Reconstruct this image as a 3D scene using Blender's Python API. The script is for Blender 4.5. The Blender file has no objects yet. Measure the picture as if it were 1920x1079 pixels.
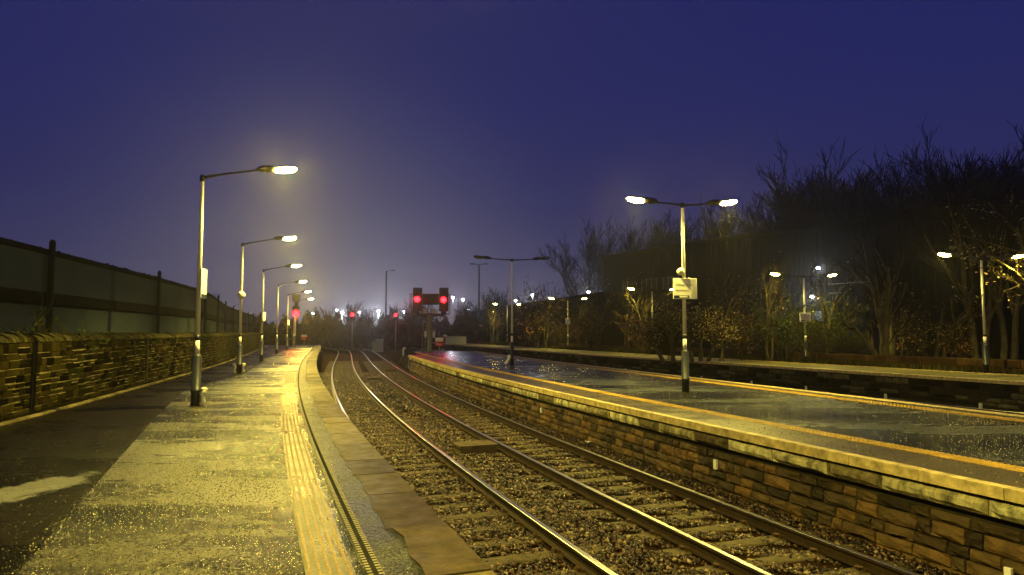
import bpy, math, random
import numpy as np
from math import radians, pi, sin, cos
from mathutils import Vector, Matrix

# ------------------------------------------------------------------ camera, sky, exposure
scene = bpy.context.scene
C = scene.collection
cam_d = bpy.data.cameras.new("camera"); cam = bpy.data.objects.new("camera", cam_d); C.objects.link(cam)
cam_d.sensor_width = 36.0
cam_d.lens = 36.0 * 1250 / 1920
cam_d.clip_start = 0.05; cam_d.clip_end = 2000
cam.location = (0, 0, 2.5)
cam.rotation_euler = (radians(90) + math.atan(83.5 / 1250), 0, 0)
scene.camera = cam
scene.render.engine = 'CYCLES'
scene.cycles.use_denoising = True
try: scene.cycles.denoiser = 'OPENIMAGEDENOISE'
except Exception: pass
scene.cycles.max_bounces = 5; scene.cycles.diffuse_bounces = 2; scene.cycles.glossy_bounces = 2
scene.cycles.transmission_bounces = 2; scene.cycles.volume_bounces = 0
scene.cycles.sample_clamp_indirect = 8.0; scene.cycles.sample_clamp_direct = 0.0
scene.cycles.use_light_tree = True
scene.cycles.caustics_reflective = False; scene.cycles.caustics_refractive = False
vs = scene.view_settings
vs.view_transform = 'Standard'; vs.look = 'None'; vs.exposure = 0.0; vs.gamma = 1.0
try: vs.use_curve_mapping = False
except Exception: pass

world = bpy.data.worlds.new("World"); scene.world = world; world.use_nodes = True
wn = world.node_tree.nodes; wl = world.node_tree.links
bg = wn["Background"]
tc = wn.new("ShaderNodeTexCoord"); sx = wn.new("ShaderNodeSeparateXYZ"); rp = wn.new("ShaderNodeValToRGB")
wl.new(tc.outputs["Generated"], sx.inputs[0]); wl.new(sx.outputs["Z"], rp.inputs[0])
cr = rp.color_ramp
cr.elements[0].position = 0.0; cr.elements[0].color = (0.085, 0.074, 0.115, 1)
cr.elements[1].position = 1.0; cr.elements[1].color = (0.010, 0.014, 0.105, 1)
for p, c in ((0.045, (0.062, 0.056, 0.112)), (0.10, (0.039, 0.038, 0.108)), (0.19, (0.023, 0.024, 0.104)), (0.32, (0.017, 0.020, 0.112)), (0.50, (0.012, 0.0155, 0.108))):
    e = cr.elements.new(p); e.color = (*c, 1)
# town glow low in the sky beyond the curve of the line
gd = wn.new("ShaderNodeVectorMath"); gd.operation = 'DISTANCE'; wl.new(tc.outputs["Generated"], gd.inputs[0]); gd.inputs[1].default_value = (-.27, .96, .0)
gr = wn.new("ShaderNodeMapRange"); gr.interpolation_type = 'SMOOTHERSTEP'; gr.inputs[1].default_value = .55; gr.inputs[2].default_value = 0.0; gr.inputs[3].default_value = 0; gr.inputs[4].default_value = 1
wl.new(gd.outputs['Value'], gr.inputs[0])
gp_ = wn.new("ShaderNodeMath"); gp_.operation = 'POWER'; gp_.inputs[1].default_value = 1.5; wl.new(gr.outputs[0], gp_.inputs[0])
gm = wn.new("ShaderNodeMix"); gm.data_type = 'RGBA'; gm.blend_type = 'ADD'; gm.inputs[7].default_value = (.072, .066, .060, 1)
wl.new(gp_.outputs[0], gm.inputs[0]); wl.new(rp.outputs[0], gm.inputs[6])
wl.new(gm.outputs[2], bg.inputs[0]); bg.inputs[1].default_value = 1.0
LAMP = (1.0, 0.80, 0.13)
PW = 2000.0

# ------------------------------------------------------------------ helpers
rnd = random.Random(7)
FPX, PITCH = 1250.0, math.atan(83.5 / 1250)
def at(px, d): return (px - 960) / FPX * d * 0.998            # world x of a sight line at distance d

def tag(o, label=None, cat=None, group=None, kind=None):
    if label: o['label'] = label
    if cat: o['category'] = cat
    if group: o['group'] = group
    if kind: o['kind'] = kind
    return o
def empty(name, loc, label, cat, group=None, rz=0):
    o = bpy.data.objects.new(name, None); C.objects.link(o); o.location = loc; o.rotation_euler = (0, 0, rz)
    o.empty_display_size = .3
    return tag(o, label, cat, group)
def copy_tree(o, parent=None):
    c = o.copy(); C.objects.link(c); c.parent = parent
    for ch in [x for x in o.children]: copy_tree(ch, c)
    return c

class MB:
    def __init__(s): s.v = []; s.f = []; s.t = []; s.m = []; s.cm = 0
    def add(s, vs_, fs, tint=0.5):
        b = len(s.v); s.v.extend(vs_)
        for f in fs: s.f.append(tuple(b + i for i in f)); s.t.append(tint); s.m.append(s.cm)
    def hexa(s, p, tint=.5):     # 8 corners, bottom 4 ccw, top 4 ccw
        s.add(p, [(0,3,2,1),(4,5,6,7),(0,1,5,4),(1,2,6,5),(2,3,7,6),(3,0,4,7)], tint)
    def box(s, x0, x1, y0, y1, z0, z1, tint=.5, M=None):
        p = [(x0,y0,z0),(x1,y0,z0),(x1,y1,z0),(x0,y1,z0),(x0,y0,z1),(x1,y0,z1),(x1,y1,z1),(x0,y1,z1)]
        if M is not None: p = [tuple(M @ Vector(q)) for q in p]
        s.hexa(p, tint)
    def tube(s, pts, rad, k=8, tint=.5, cap=True):
        pts = [Vector(p) for p in pts]
        if not hasattr(rad, '__len__'): rad = [rad] * len(pts)
        b = len(s.v); n = len(pts); up = None
        for i, p in enumerate(pts):
            d = (pts[min(i+1, n-1)] - pts[max(i-1, 0)])
            if d.length < 1e-9: d = Vector((0,0,1))
            d.normalize()
            if up is None:
                up = Vector((1,0,0)) if abs(d.x) < .9 else Vector((0,1,0))
            a = (up - d * up.dot(d)); a = a.normalized() if a.length > 1e-6 else d.orthogonal().normalized()
            up = a; c = d.cross(a)
            for j in range(k):
                t = 2*pi*j/k
                q = p + (a*cos(t) + c*sin(t)) * rad[i]; s.v.append((q.x, q.y, q.z))
        for i in range(n-1):
            for j in range(k):
                j2 = (j+1) % k
                s.f.append((b+i*k+j, b+i*k+j2, b+(i+1)*k+j2, b+(i+1)*k+j)); s.t.append(tint); s.m.append(s.cm)
        if cap and k > 3:
            s.f.append(tuple(b+j for j in reversed(range(k)))); s.t.append(tint); s.m.append(s.cm)
            s.f.append(tuple(b+(n-1)*k+j for j in range(k))); s.t.append(tint); s.m.append(s.cm)
    def ellip(s, c, r, nu=12, nv=7, M=None, tint=.5, zmin=-1.0, zmax=1.0):
        vs_ = []; fs = []
        for i in range(nv+1):
            ph = -pi/2 + pi*i/nv
            for j in range(nu):
                th = 2*pi*j/nu
                z = min(zmax, max(zmin, sin(ph)))
                q = Vector((c[0]+r[0]*cos(ph)*cos(th), c[1]+r[1]*cos(ph)*sin(th), c[2]+r[2]*z))
                if M is not None: q = M @ q
                vs_.append(tuple(q))
        for i in range(nv):
            for j in range(nu):
                fs.append((i*nu+j, i*nu+(j+1)%nu, (i+1)*nu+(j+1)%nu, (i+1)*nu+j))
        s.add(vs_, fs, tint)
    def build(s, name, mats, parent=None, smooth=False, bevel=0):
        me = bpy.data.meshes.new(name); me.from_pydata(s.v, [], s.f)
        if not isinstance(mats, (list, tuple)): mats = [mats]
        for m in mats: me.materials.append(m)
        a = me.attributes.new('tint', 'FLOAT', 'FACE'); a.data.foreach_set('value', np.array(s.t, dtype=np.float32))
        if len(mats) > 1: me.polygons.foreach_set('material_index', np.array(s.m, dtype=np.int32))
        if smooth: me.polygons.foreach_set('use_smooth', np.ones(len(s.f), dtype=bool))
        me.update()
        o = bpy.data.objects.new(name, me); C.objects.link(o)
        if parent is not None: o.parent = parent
        if bevel:
            b = o.modifiers.new('b', 'BEVEL'); b.width = bevel; b.segments = 2; b.limit_method = 'ANGLE'
        return o

class Line:
    """a plan curve x(D); s = arc length; offsets are positive to the right"""
    def __init__(s, fn, d0, d1, step=.25):
        D = np.arange(d0, d1 + step, step); X = np.array([fn(d) for d in D])
        s.P = np.stack([X, D], 1); s._fin()
    def _fin(s):
        d = np.diff(s.P, axis=0); L = np.hypot(d[:,0], d[:,1]); s.S = np.concatenate([[0], np.cumsum(L)])
        g = np.gradient(s.P, axis=0); g /= np.hypot(g[:,0], g[:,1])[:,None]
        s.T = g; s.N = np.stack([g[:,1], -g[:,0]], 1)
    def pt(s, a, o=0.0):
        x = np.interp(a, s.S, s.P[:,0]); y = np.interp(a, s.S, s.P[:,1])
        nx = np.interp(a, s.S, s.N[:,0]); ny = np.interp(a, s.S, s.N[:,1])
        return (float(x + nx*o), float(y + ny*o))
    def tan(s, a): return (float(np.interp(a, s.S, s.T[:,0])), float(np.interp(a, s.S, s.T[:,1])))
    def sD(s, D): return float(np.interp(D, s.P[:,1], s.S))
    def ang(s, a):
        t = s.tan(a); return math.atan2(t[1], t[0]) - pi/2
    def off(s, o):
        n = Line.__new__(Line); n.P = s.P + s.N*o; n._fin(); return n

def poly_fn(c, lo, hi, bend=0.0, bd=88.0):
    c = np.array(c); dc = np.polyder(c)
    def f(d):
        if d < lo: x = np.polyval(c, lo) + np.polyval(dc, lo)*(d-lo)
        elif d > hi: x = np.polyval(c, hi) + np.polyval(dc, hi)*(d-hi)
        else: x = np.polyval(c, d)
        if d > bd: x -= bend*(d-bd)**2
        return float(x)
    return f
def pts_fn(p):
    a = np.array(p, dtype=float)
    return lambda d: float(np.interp(d, a[:,1], a[:,0])) if a[0,1] <= d <= a[-1,1] else (
        float(a[0,0] + (a[1,0]-a[0,0])/(a[1,1]-a[0,1])*(d-a[0,1])) if d < a[0,1] else
        float(a[-1,0] + (a[-1,0]-a[-2,0])/(a[-1,1]-a[-2,1])*(d-a[-1,1])))
def smooth_fn(p, w=5.0):
    f = pts_fn(p); return lambda d: sum(f(d+k*w/3) for k in (-3,-2,-1,0,1,2,3))/7

def sweep(mb, line, prof, s0, s1, step=1.0, tint=.5, closed=True, cap=True):
    """prof: list of (offset, z)"""
    n = max(2, int((s1-s0)/step)+1); k = len(prof); b = len(mb.v)
    for i in range(n):
        a = s0 + (s1-s0)*i/(n-1)
        for (o, z) in prof:
            x, y = line.pt(a, o); mb.v.append((x, y, z))
    for i in range(n-1):
        for j in range(k if closed else k-1):
            j2 = (j+1) % k
            mb.f.append((b+i*k+j, b+i*k+j2, b+(i+1)*k+j2, b+(i+1)*k+j)); mb.t.append(tint); mb.m.append(mb.cm)
    if closed and cap:
        mb.f.append(tuple(b+j for j in reversed(range(k)))); mb.t.append(tint); mb.m.append(mb.cm)
        mb.f.append(tuple(b+(n-1)*k+j for j in range(k))); mb.t.append(tint); mb.m.append(mb.cm)

def sheet(name, la, oa, lb, ob, D0, D1, z, mat, step=1.0, parent=None, kind=None, za=None):
    mb = MB(); n = int((D1-D0)/step)+1; vs_ = []; fs = []
    for i in range(n):
        d = D0 + (D1-D0)*i/(n-1)
        xa, ya = la.pt(la.sD(d), oa); xb, yb = lb.pt(lb.sD(d), ob)
        zz = z(d) if callable(z) else z
        vs_ += [(xa, ya, zz), (xb, yb, zz)]
    for i in range(n-1): fs.append((2*i, 2*i+1, 2*i+3, 2*i+2))
    mb.add(vs_, fs)
    o = mb.build(name, mat, parent)
    if kind: o['kind'] = kind
    return o

# ------------------------------------------------------------------ materials
def mat(name, base, rough=.6, var=.35, vscale=3.0, bump=0.0, bscale=30.0, metal=0.0, tint=0.0, tcol=None, spec=.0, coat=0.0,
        emit=None, estr=0.0, rvar=0.0, rscale=2.0, bdist=.01, stretch=None, detail=4):
    m = bpy.data.materials.new(name); m.use_nodes = True; nt = m.node_tree; N = nt.nodes; L = nt.links
    b = N["Principled BSDF"]; b.inputs['Roughness'].default_value = rough; b.inputs['Metallic'].default_value = metal
    b.inputs['Specular IOR Level'].default_value = spec; b.inputs['Coat Weight'].default_value = coat
    tcn = N.new("ShaderNodeTexCoord"); vec = tcn.outputs["Object"]
    if stretch:
        mp = N.new("ShaderNodeMapping"); mp.inputs['Scale'].default_value = stretch; L.new(vec, mp.inputs[0]); vec = mp.outputs[0]
    nz = N.new("ShaderNodeTexNoise"); nz.inputs['Scale'].default_value = vscale; nz.inputs['Detail'].default_value = detail
    nz.inputs['Roughness'].default_value = .65; L.new(vec, nz.inputs['Vector'])
    c = Vector(base)
    mx = N.new("ShaderNodeMix"); mx.data_type = 'RGBA'
    mx.inputs[6].default_value = (*(c*(1-var)), 1); mx.inputs[7].default_value = (*(c*(1+var)), 1)
    rr = N.new("ShaderNodeMapRange"); rr.inputs[1].default_value = .3; rr.inputs[2].default_value = .7
    L.new(nz.outputs[0], rr.inputs[0]); L.new(rr.outputs[0], mx.inputs[0])
    col = mx.outputs[2]
    if tint or tcol:
        an = N.new("ShaderNodeAttribute"); an.attribute_name = 'tint'
        if tcol:
            cr_ = N.new("ShaderNodeValToRGB"); L.new(an.outputs['Fac'], cr_.inputs[0])
            e = cr_.color_ramp.elements
            e[0].color = (*tcol[0], 1); e[-1].color = (*tcol[-1], 1)
            for i, cc in enumerate(tcol[1:-1]):
                q = e.new((i+1)/(len(tcol)-1)); q.color = (*cc, 1)
            m2 = N.new("ShaderNodeMix"); m2.data_type = 'RGBA'; m2.blend_type = 'MULTIPLY'; m2.inputs[0].default_value = 1
            L.new(cr_.outputs[0], m2.inputs[6])
            g = N.new("ShaderNodeMix"); g.data_type = 'RGBA'; g.inputs[6].default_value = (1-var,)*3+(1,); g.inputs[7].default_value = (1+var,)*3+(1,)
            L.new(rr.outputs[0], g.inputs[0]); L.new(g.outputs[2], m2.inputs[7]); col = m2.outputs[2]
        else:
            ma = N.new("ShaderNodeMapRange"); ma.inputs[3].default_value = 1-tint; ma.inputs[4].default_value = 1+tint
            L.new(an.outputs['Fac'], ma.inputs[0])
            m2 = N.new("ShaderNodeVectorMath"); m2.operation = 'SCALE'; L.new(col, m2.inputs[0]); L.new(ma.outputs[0], m2.inputs[3]); col = m2.outputs[0]
    L.new(col, b.inputs['Base Color'])
    if rvar:
        n2 = N.new("ShaderNodeTexNoise"); n2.inputs['Scale'].default_value = rscale; n2.inputs['Detail'].default_value = 5; L.new(vec, n2.inputs['Vector'])
        r2 = N.new("ShaderNodeMapRange"); r2.inputs[1].default_value = .35; r2.inputs[2].default_value = .65
        r2.inputs[3].default_value = max(.03, rough-rvar); r2.inputs[4].default_value = min(1, rough+rvar)
        L.new(n2.outputs[0], r2.inputs[0]); L.new(r2.outputs[0], b.inputs['Roughness'])
    if bump:
        n3 = N.new("ShaderNodeTexNoise"); n3.inputs['Scale'].default_value = bscale; n3.inputs['Detail'].default_value = 6
        n3.inputs['Roughness'].default_value = .7; L.new(tcn.outputs["Object"], n3.inputs['Vector'])
        bp = N.new("ShaderNodeBump"); bp.inputs['Strength'].default_value = bump; bp.inputs['Distance'].default_value = bdist
        L.new(n3.outputs[0], bp.inputs['Height']); L.new(bp.outputs[0], b.inputs['Normal'])
    if emit:
        b.inputs['Emission Color'].default_value = (*emit, 1); b.inputs['Emission Strength'].default_value = estr
    return m

def wet_tarmac(name, dark, frost, fscale, rwet, rdry, patch=None, bst=.6, spec=.9, ior=1.5, bd=.012, grit=.5):
    """wet asphalt: puddled and frosty areas, fine aggregate bump"""
    m = bpy.data.materials.new(name); m.use_nodes = True; nt = m.node_tree; N = nt.nodes; L = nt.links
    b = N["Principled BSDF"]; tcn = N.new("ShaderNodeTexCoord"); vec = tcn.outputs["Object"]
    mp = N.new("ShaderNodeMapping"); mp.inputs['Rotation'].default_value = (0, 0, radians(-20)); mp.inputs['Scale'].default_value = (.35, 1.0, 1)
    L.new(vec, mp.inputs[0])
    big = N.new("ShaderNodeTexNoise"); big.inputs['Scale'].default_value = fscale; big.inputs['Detail'].default_value = 7; big.inputs['Roughness'].default_value = .62
    L.new(mp.outputs[0], big.inputs['Vector'])
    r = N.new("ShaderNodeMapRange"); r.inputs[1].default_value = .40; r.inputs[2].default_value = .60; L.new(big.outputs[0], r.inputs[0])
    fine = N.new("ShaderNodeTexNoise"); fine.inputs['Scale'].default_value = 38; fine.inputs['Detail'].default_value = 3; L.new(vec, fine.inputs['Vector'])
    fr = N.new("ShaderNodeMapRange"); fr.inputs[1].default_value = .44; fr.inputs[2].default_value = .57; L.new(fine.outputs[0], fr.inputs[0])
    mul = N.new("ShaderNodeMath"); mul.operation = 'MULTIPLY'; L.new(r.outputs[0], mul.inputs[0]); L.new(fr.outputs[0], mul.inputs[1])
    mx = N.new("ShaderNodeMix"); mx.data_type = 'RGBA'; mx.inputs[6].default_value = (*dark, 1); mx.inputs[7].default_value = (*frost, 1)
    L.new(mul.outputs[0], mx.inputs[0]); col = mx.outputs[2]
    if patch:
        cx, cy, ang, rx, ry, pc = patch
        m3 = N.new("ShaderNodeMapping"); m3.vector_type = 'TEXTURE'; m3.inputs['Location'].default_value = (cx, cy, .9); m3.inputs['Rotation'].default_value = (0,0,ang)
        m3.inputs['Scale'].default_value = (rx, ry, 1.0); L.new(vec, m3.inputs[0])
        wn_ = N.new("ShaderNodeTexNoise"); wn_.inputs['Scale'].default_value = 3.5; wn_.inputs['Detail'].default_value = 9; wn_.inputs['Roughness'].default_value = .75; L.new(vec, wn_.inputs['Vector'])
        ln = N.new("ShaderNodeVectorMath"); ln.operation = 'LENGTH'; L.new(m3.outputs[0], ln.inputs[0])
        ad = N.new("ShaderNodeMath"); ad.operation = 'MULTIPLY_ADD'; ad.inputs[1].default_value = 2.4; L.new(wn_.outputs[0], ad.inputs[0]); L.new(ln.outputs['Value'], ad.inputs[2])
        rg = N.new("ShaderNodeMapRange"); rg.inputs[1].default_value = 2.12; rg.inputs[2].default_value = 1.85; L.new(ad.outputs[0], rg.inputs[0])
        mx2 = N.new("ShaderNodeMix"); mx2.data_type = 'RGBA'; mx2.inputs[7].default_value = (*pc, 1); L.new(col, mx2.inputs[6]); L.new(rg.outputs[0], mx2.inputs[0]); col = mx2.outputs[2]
    L.new(col, b.inputs['Base Color'])
    rr = N.new("ShaderNodeMapRange"); rr.inputs[3].default_value = rwet; rr.inputs[4].default_value = rdry; L.new(r.outputs[0], rr.inputs[0])
    L.new(rr.outputs[0], b.inputs['Roughness'])
    gs = N.new('ShaderNodeMapRange'); gs.inputs[3].default_value = spec*grit; gs.inputs[4].default_value = spec; ga = N.new('ShaderNodeMath'); ga.operation = 'MULTIPLY_ADD'; ga.inputs[1].default_value = .55; L.new(r.outputs[0], ga.inputs[0]); gb = N.new('ShaderNodeMath'); gb.operation = 'MULTIPLY'; gb.inputs[1].default_value = .45; L.new(fr.outputs[0], gb.inputs[0]); L.new(gb.outputs[0], ga.inputs[2]); L.new(ga.outputs[0], gs.inputs[0]); L.new(gs.outputs[0], b.inputs['Specular IOR Level']); b.inputs['IOR'].default_value = ior
    vo = N.new("ShaderNodeTexVoronoi"); vo.inputs['Scale'].default_value = 42; L.new(vec, vo.inputs['Vector'])
    n4 = N.new("ShaderNodeTexNoise"); n4.inputs['Scale'].default_value = 9; n4.inputs['Detail'].default_value = 8; n4.inputs['Roughness'].default_value = .75; L.new(vec, n4.inputs['Vector'])
    sm = N.new("ShaderNodeMath"); sm.operation = 'MULTIPLY_ADD'; sm.inputs[1].default_value = .35; L.new(vo.outputs['Distance'], sm.inputs[0]); L.new(n4.outputs[0], sm.inputs[2])
    bp = N.new("ShaderNodeBump"); bp.inputs['Strength'].default_value = bst; bp.inputs['Distance'].default_value = bd
    L.new(sm.outputs[0], bp.inputs['Height']); L.new(bp.outputs[0], b.inputs['Normal'])
    return m

M = {}
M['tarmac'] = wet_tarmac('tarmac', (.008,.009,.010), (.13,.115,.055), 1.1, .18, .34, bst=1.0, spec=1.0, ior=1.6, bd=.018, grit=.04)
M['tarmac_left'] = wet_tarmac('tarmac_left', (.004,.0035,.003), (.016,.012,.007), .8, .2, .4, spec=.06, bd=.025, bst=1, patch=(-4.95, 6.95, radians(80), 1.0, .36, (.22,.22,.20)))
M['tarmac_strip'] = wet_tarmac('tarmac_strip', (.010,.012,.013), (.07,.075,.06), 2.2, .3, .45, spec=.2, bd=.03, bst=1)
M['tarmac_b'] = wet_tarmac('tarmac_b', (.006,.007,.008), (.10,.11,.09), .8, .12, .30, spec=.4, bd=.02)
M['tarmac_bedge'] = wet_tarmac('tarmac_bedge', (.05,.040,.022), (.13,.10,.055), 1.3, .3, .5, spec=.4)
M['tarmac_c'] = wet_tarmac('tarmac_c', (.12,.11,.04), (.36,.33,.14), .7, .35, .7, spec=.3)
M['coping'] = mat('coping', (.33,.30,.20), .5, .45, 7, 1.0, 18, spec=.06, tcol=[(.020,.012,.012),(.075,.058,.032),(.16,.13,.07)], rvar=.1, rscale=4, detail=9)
M['coping_b'] = mat('coping_b', (.50,.40,.19), .5, .5, 7.0, .8, 24, tint=.12, spec=.25)
M['ledge'] = mat('ledge', (.4,.38,.28), .6, .95, 5.0, 1.0, 15, tcol=[(.06,.04,.02),(.28,.25,.14),(.50,.48,.30)], stretch=(1.6,1.6,.35), detail=8, bdist=.03, spec=.15)
M['sandstone'] = mat('sandstone', (.3,.15,.08), .5, .5, 3.5, 1.0, 14, tcol=[(.014,.010,.006),(.055,.034,.014),(.145,.082,.030),(.085,.055,.024),(.028,.020,.010)], rvar=.2, bdist=.03, spec=.25)
M['walldark'] = mat('walldark', (.03,.026,.02), .9, .4, 4, .5, 20)
M['stone_left'] = mat('stone_left', (.1,.09,.05), .75, .5, 4, 1.0, 18, spec=.0, tcol=[(.003,.0027,.0015),(.012,.009,.004),(.030,.024,.007),(.008,.010,.003)], bdist=.02)
M['mortar_pale'] = mat('mortar_pale', (.13,.11,.065), .7, .98, 1.7, .6, 25, detail=6)
M['cope_stone'] = mat('cope_stone', (.04,.036,.018), .6, .6, 5, 1.0, 14, tint=.5, bdist=.03)
M['stone_dark'] = mat('stone_dark', (.1,.09,.07), .7, .5, 3, 1.0, 12, tcol=[(.008,.0075,.005),(.022,.02,.012),(.05,.045,.028),(.13,.12,.08)], bdist=.03)
M['tactile'] = mat('tactile', (.16,.10,.03), .45, .25, 5, .3, 40, spec=.4)
M['tactile_base'] = mat('tactile_base', (.075,.07,.04), .33, .5, 20, .8, 35, rvar=.12, spec=.4)
M['tactile_b'] = mat('tactile_b', (.36,.23,.04), .5, .45, 5, .3, 40, spec=.3)
M['white_line'] = mat('white_line', (.15,.135,.08), .5, .35, 6, .3, 30, spec=.4)
M['black_band'] = mat('black_band', (.02,.02,.02), .45, .3, 5, .3, 30)
M['ballast'] = mat('ballast', (.026,.015,.008), .55, .5, 18, 1.0, 22, bdist=.05, rvar=.2)
M['ballast_stone'] = mat('ballast_stone', (.1,.07,.05), .38, .3, 40, .3, 60, spec=.4, tcol=[(.004,.0025,.0015),(.013,.006,.003),(.028,.012,.005),(.050,.024,.010),(.26,.19,.12)], rvar=.15, rscale=30)
M['dirt'] = mat('dirt', (.022,.018,.010), .9, .5, 1.2, 1.0, 6, bdist=.05)
M['grass'] = mat('grass', (.05,.05,.014), .8, .5, 3, .0, 6, tint=.5)
M['sleeper'] = mat('sleeper', (.075,.06,.035), .65, .45, 6, .8, 25, tint=.4, spec=.1)
M['rust'] = mat('rust', (.075,.042,.022), .5, .5, 12, .6, 60, metal=.25, spec=.3)
M['rail_side'] = mat('rail_side', (.035,.023,.013), .5, .4, 8, .4, 40, metal=.3, spec=.3)
M['rail_top'] = mat('rail_top', (.8,.78,.72), .28, .12, 30, 0, metal=1.0)
M['post_white'] = mat('post_white', (.78,.77,.70), .4, .08, 8, .1, 20, spec=.5)
M['post_navy'] = mat('post_navy', (.015,.018,.032), .38, .3, 8, .15, 30, spec=.4)
M['black_paint'] = mat('black_paint', (.015,.015,.016), .45, .2, 8, .1, 30, spec=.4)
M['arm'] = mat('arm', (.045,.043,.040), .5, .2, 8, .1, 30, metal=.2, spec=.4)
M['housing'] = mat('housing', (.05,.05,.045), .5, .2, 10, .1, 30, spec=.4)
M['lens_lit'] = mat('lens_lit', (.9,.85,.6), .3, .02, 5, emit=(1.0,.75,.11), estr=850)
M['lens_dim'] = mat('lens_dim', (.9,.85,.6), .3, .02, 5, emit=(1.0,.75,.13), estr=130)
M['lens_mid'] = mat('lens_mid', (.9,.85,.6), .3, .02, 5, emit=(1.0,.75,.13), estr=300)
M['lens_off'] = mat('lens_off', (.10,.10,.09), .2, .05, 5)
M['lens_white'] = mat('lens_white', (.9,.9,.9), .3, .02, 5, emit=(.85,.93,1.0), estr=60)
M['lens_red'] = mat('lens_red', (.5,.02,.02), .3, .02, 5, emit=(1.0,.0016,.003), estr=90)
M['sign_white'] = mat('sign_white', (.80,.80,.76), .35, .04, 8, spec=.5)
M['sign_red'] = mat('sign_red', (.55,.025,.02), .4, .1, 8)
M['sign_navy'] = mat('sign_navy', (.02,.03,.075), .4, .1, 8)
M['text_dark'] = mat('text_dark', (.10,.11,.16), .5, .05, 8)
M['text_pale'] = mat('text_pale', (.34,.29,.09), .5, .05, 8)
M['text_grey'] = mat('text_grey', (.22,.23,.18), .5, .05, 8)
M['text_teal'] = mat('text_teal', (.08,.28,.24), .5, .05, 8)
M['text_orange'] = mat('text_orange', (.50,.22,.02), .5, .05, 8)
M['galv'] = mat('galv', (.30,.31,.28), .45, .25, 6, .2, 25, metal=.4)
M['olive_steel'] = mat('olive_steel', (.20,.21,.14), .5, .3, 6, .2, 25)
M['panel'] = mat('panel', (.048,.062,.078), .8, .15, .5, .1, 12)
M['panel_beam'] = mat('panel_beam', (.015,.015,.015), .8, .3, 2, .3, 20)
M['fence_post'] = mat('fence_post', (.018,.019,.02), .7, .3, 3, .3, 20)
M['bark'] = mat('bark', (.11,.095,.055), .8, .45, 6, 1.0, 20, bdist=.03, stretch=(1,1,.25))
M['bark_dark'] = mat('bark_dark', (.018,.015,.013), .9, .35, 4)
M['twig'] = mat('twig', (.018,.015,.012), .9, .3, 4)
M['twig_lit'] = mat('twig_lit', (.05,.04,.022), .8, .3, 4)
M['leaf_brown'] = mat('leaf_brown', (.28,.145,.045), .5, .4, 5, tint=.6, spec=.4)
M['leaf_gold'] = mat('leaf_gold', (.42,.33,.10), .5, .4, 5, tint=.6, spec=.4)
M['leaf_green'] = mat('leaf_green', (.035,.055,.014), .5, .4, 5, tint=.6)
M['cladding'] = mat('cladding', (.010,.010,.010), .8, .3, .25, .2, 10)
M['fascia'] = mat('fascia', (.012,.012,.012), .7, .2, 1)
M['window_dark'] = mat('window_dark', (.05,.055,.055), .15, .2, 2)
M['window_lit'] = mat('window_lit', (.09,.09,.085), .3, .1, 2, emit=(.75,.85,.80), estr=.10)
M['wood_box'] = mat('wood_box', (.09,.068,.038), .6, .4, 5, .6, 20, tint=.25, spec=.2)
M['brick_low'] = mat('brick_low', (.07,.04,.02), .8, .4, 3, .8, 12, tint=.4)
M['cabinet'] = mat('cabinet', (.34,.34,.32), .6, .15, 4)
M['plastic'] = mat('plastic', (.72,.70,.55), .45, .1, 6, spec=.5)

# ------------------------------------------------------------------ plan curves (metres, camera at 0,0)
BEND = .007
R3 = Line(poly_fn([-1.31e-5, 2.5324e-3, -.408116, 5.42166], 7, 80, BEND), -14, 190)
EA = Line(poly_fn([-1.35472e-5, 2.27518e-3, -.40205, 1.65816], 4.5, 80, BEND), -14, 190)
TRK2 = R3.off(.715); TRK1 = R3.off(-1.5 - .715)
EB = R3.off(1.43 + .77)
EC = Line(lambda d: 25.6 - .444*d + .00072*d*d if d > -14 else 30, -14, 190)
EB2 = Line(smooth_fn([(13.9+.32*14, -14), (13.9, 0), (7.6, 19.9), (1.9, 38), (-3.6, 58)]), -14, 100)
WL = Line(smooth_fn([(-5.4,-6), (-7.2,2), (-9.35,12.3), (-11.1,19), (-13.4,27.8), (-15.7,36), (-19.7,49), (-24.2,63), (-28,75), (-36,100)], 3), -14, 100)
FL = Line(smooth_fn([(-8,-10), (-12.2,12), (-13.75,19.5), (-15.9,29.8), (-18.3,39.6), (-22.2,50), (-27,63), (-31.2,76), (-40,104)], 3), -14, 104)
ZP = .9

# ------------------------------------------------------------------ ground and track beds
mb = MB(); mb.add([(-300,-60,-.36),(300,-60,-.36),(300,330,-.36),(-300,330,-.36)], [(0,1,2,3)])
tag(mb.build('ground', M['dirt']), kind='structure')

def bed(name, la, oa, lb, ob, D0, D1, z0, step, nx, amp):
    vs_ = []; fs = []; n = int((D1-D0)/step)+1
    rs = np.random.RandomState(3)
    for i in range(n):
        d = D0+(D1-D0)*i/(n-1); xa, ya = la.pt(la.sD(d), oa); xb, yb = lb.pt(lb.sD(d), ob)
        for j in range(nx+1):
            t = j/nx; vs_.append((xa+(xb-xa)*t, ya+(yb-ya)*t, z0 + amp*(rs.rand()-.5)))
    for i in range(n-1):
        for j in range(nx):
            a = i*(nx+1)+j; fs.append((a, a+1, a+nx+2, a+nx+1))
    m_ = MB(); m_.add(vs_, fs); o = m_.build(name, M['ballast'], smooth=False); o['kind'] = 'structure'; return o
bed('track_bed', EA, -.2, EB, .2, -8, 60, -.185, .22, 30, .035)
bed('track_bed', EA, -1.5, EB, 3.0, 60, 150, -.19, 1.0, 8, .05)
bed('track_bed', EB2, -.3, EC, .3, -6, 60, -.19, .8, 10, .03)

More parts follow.
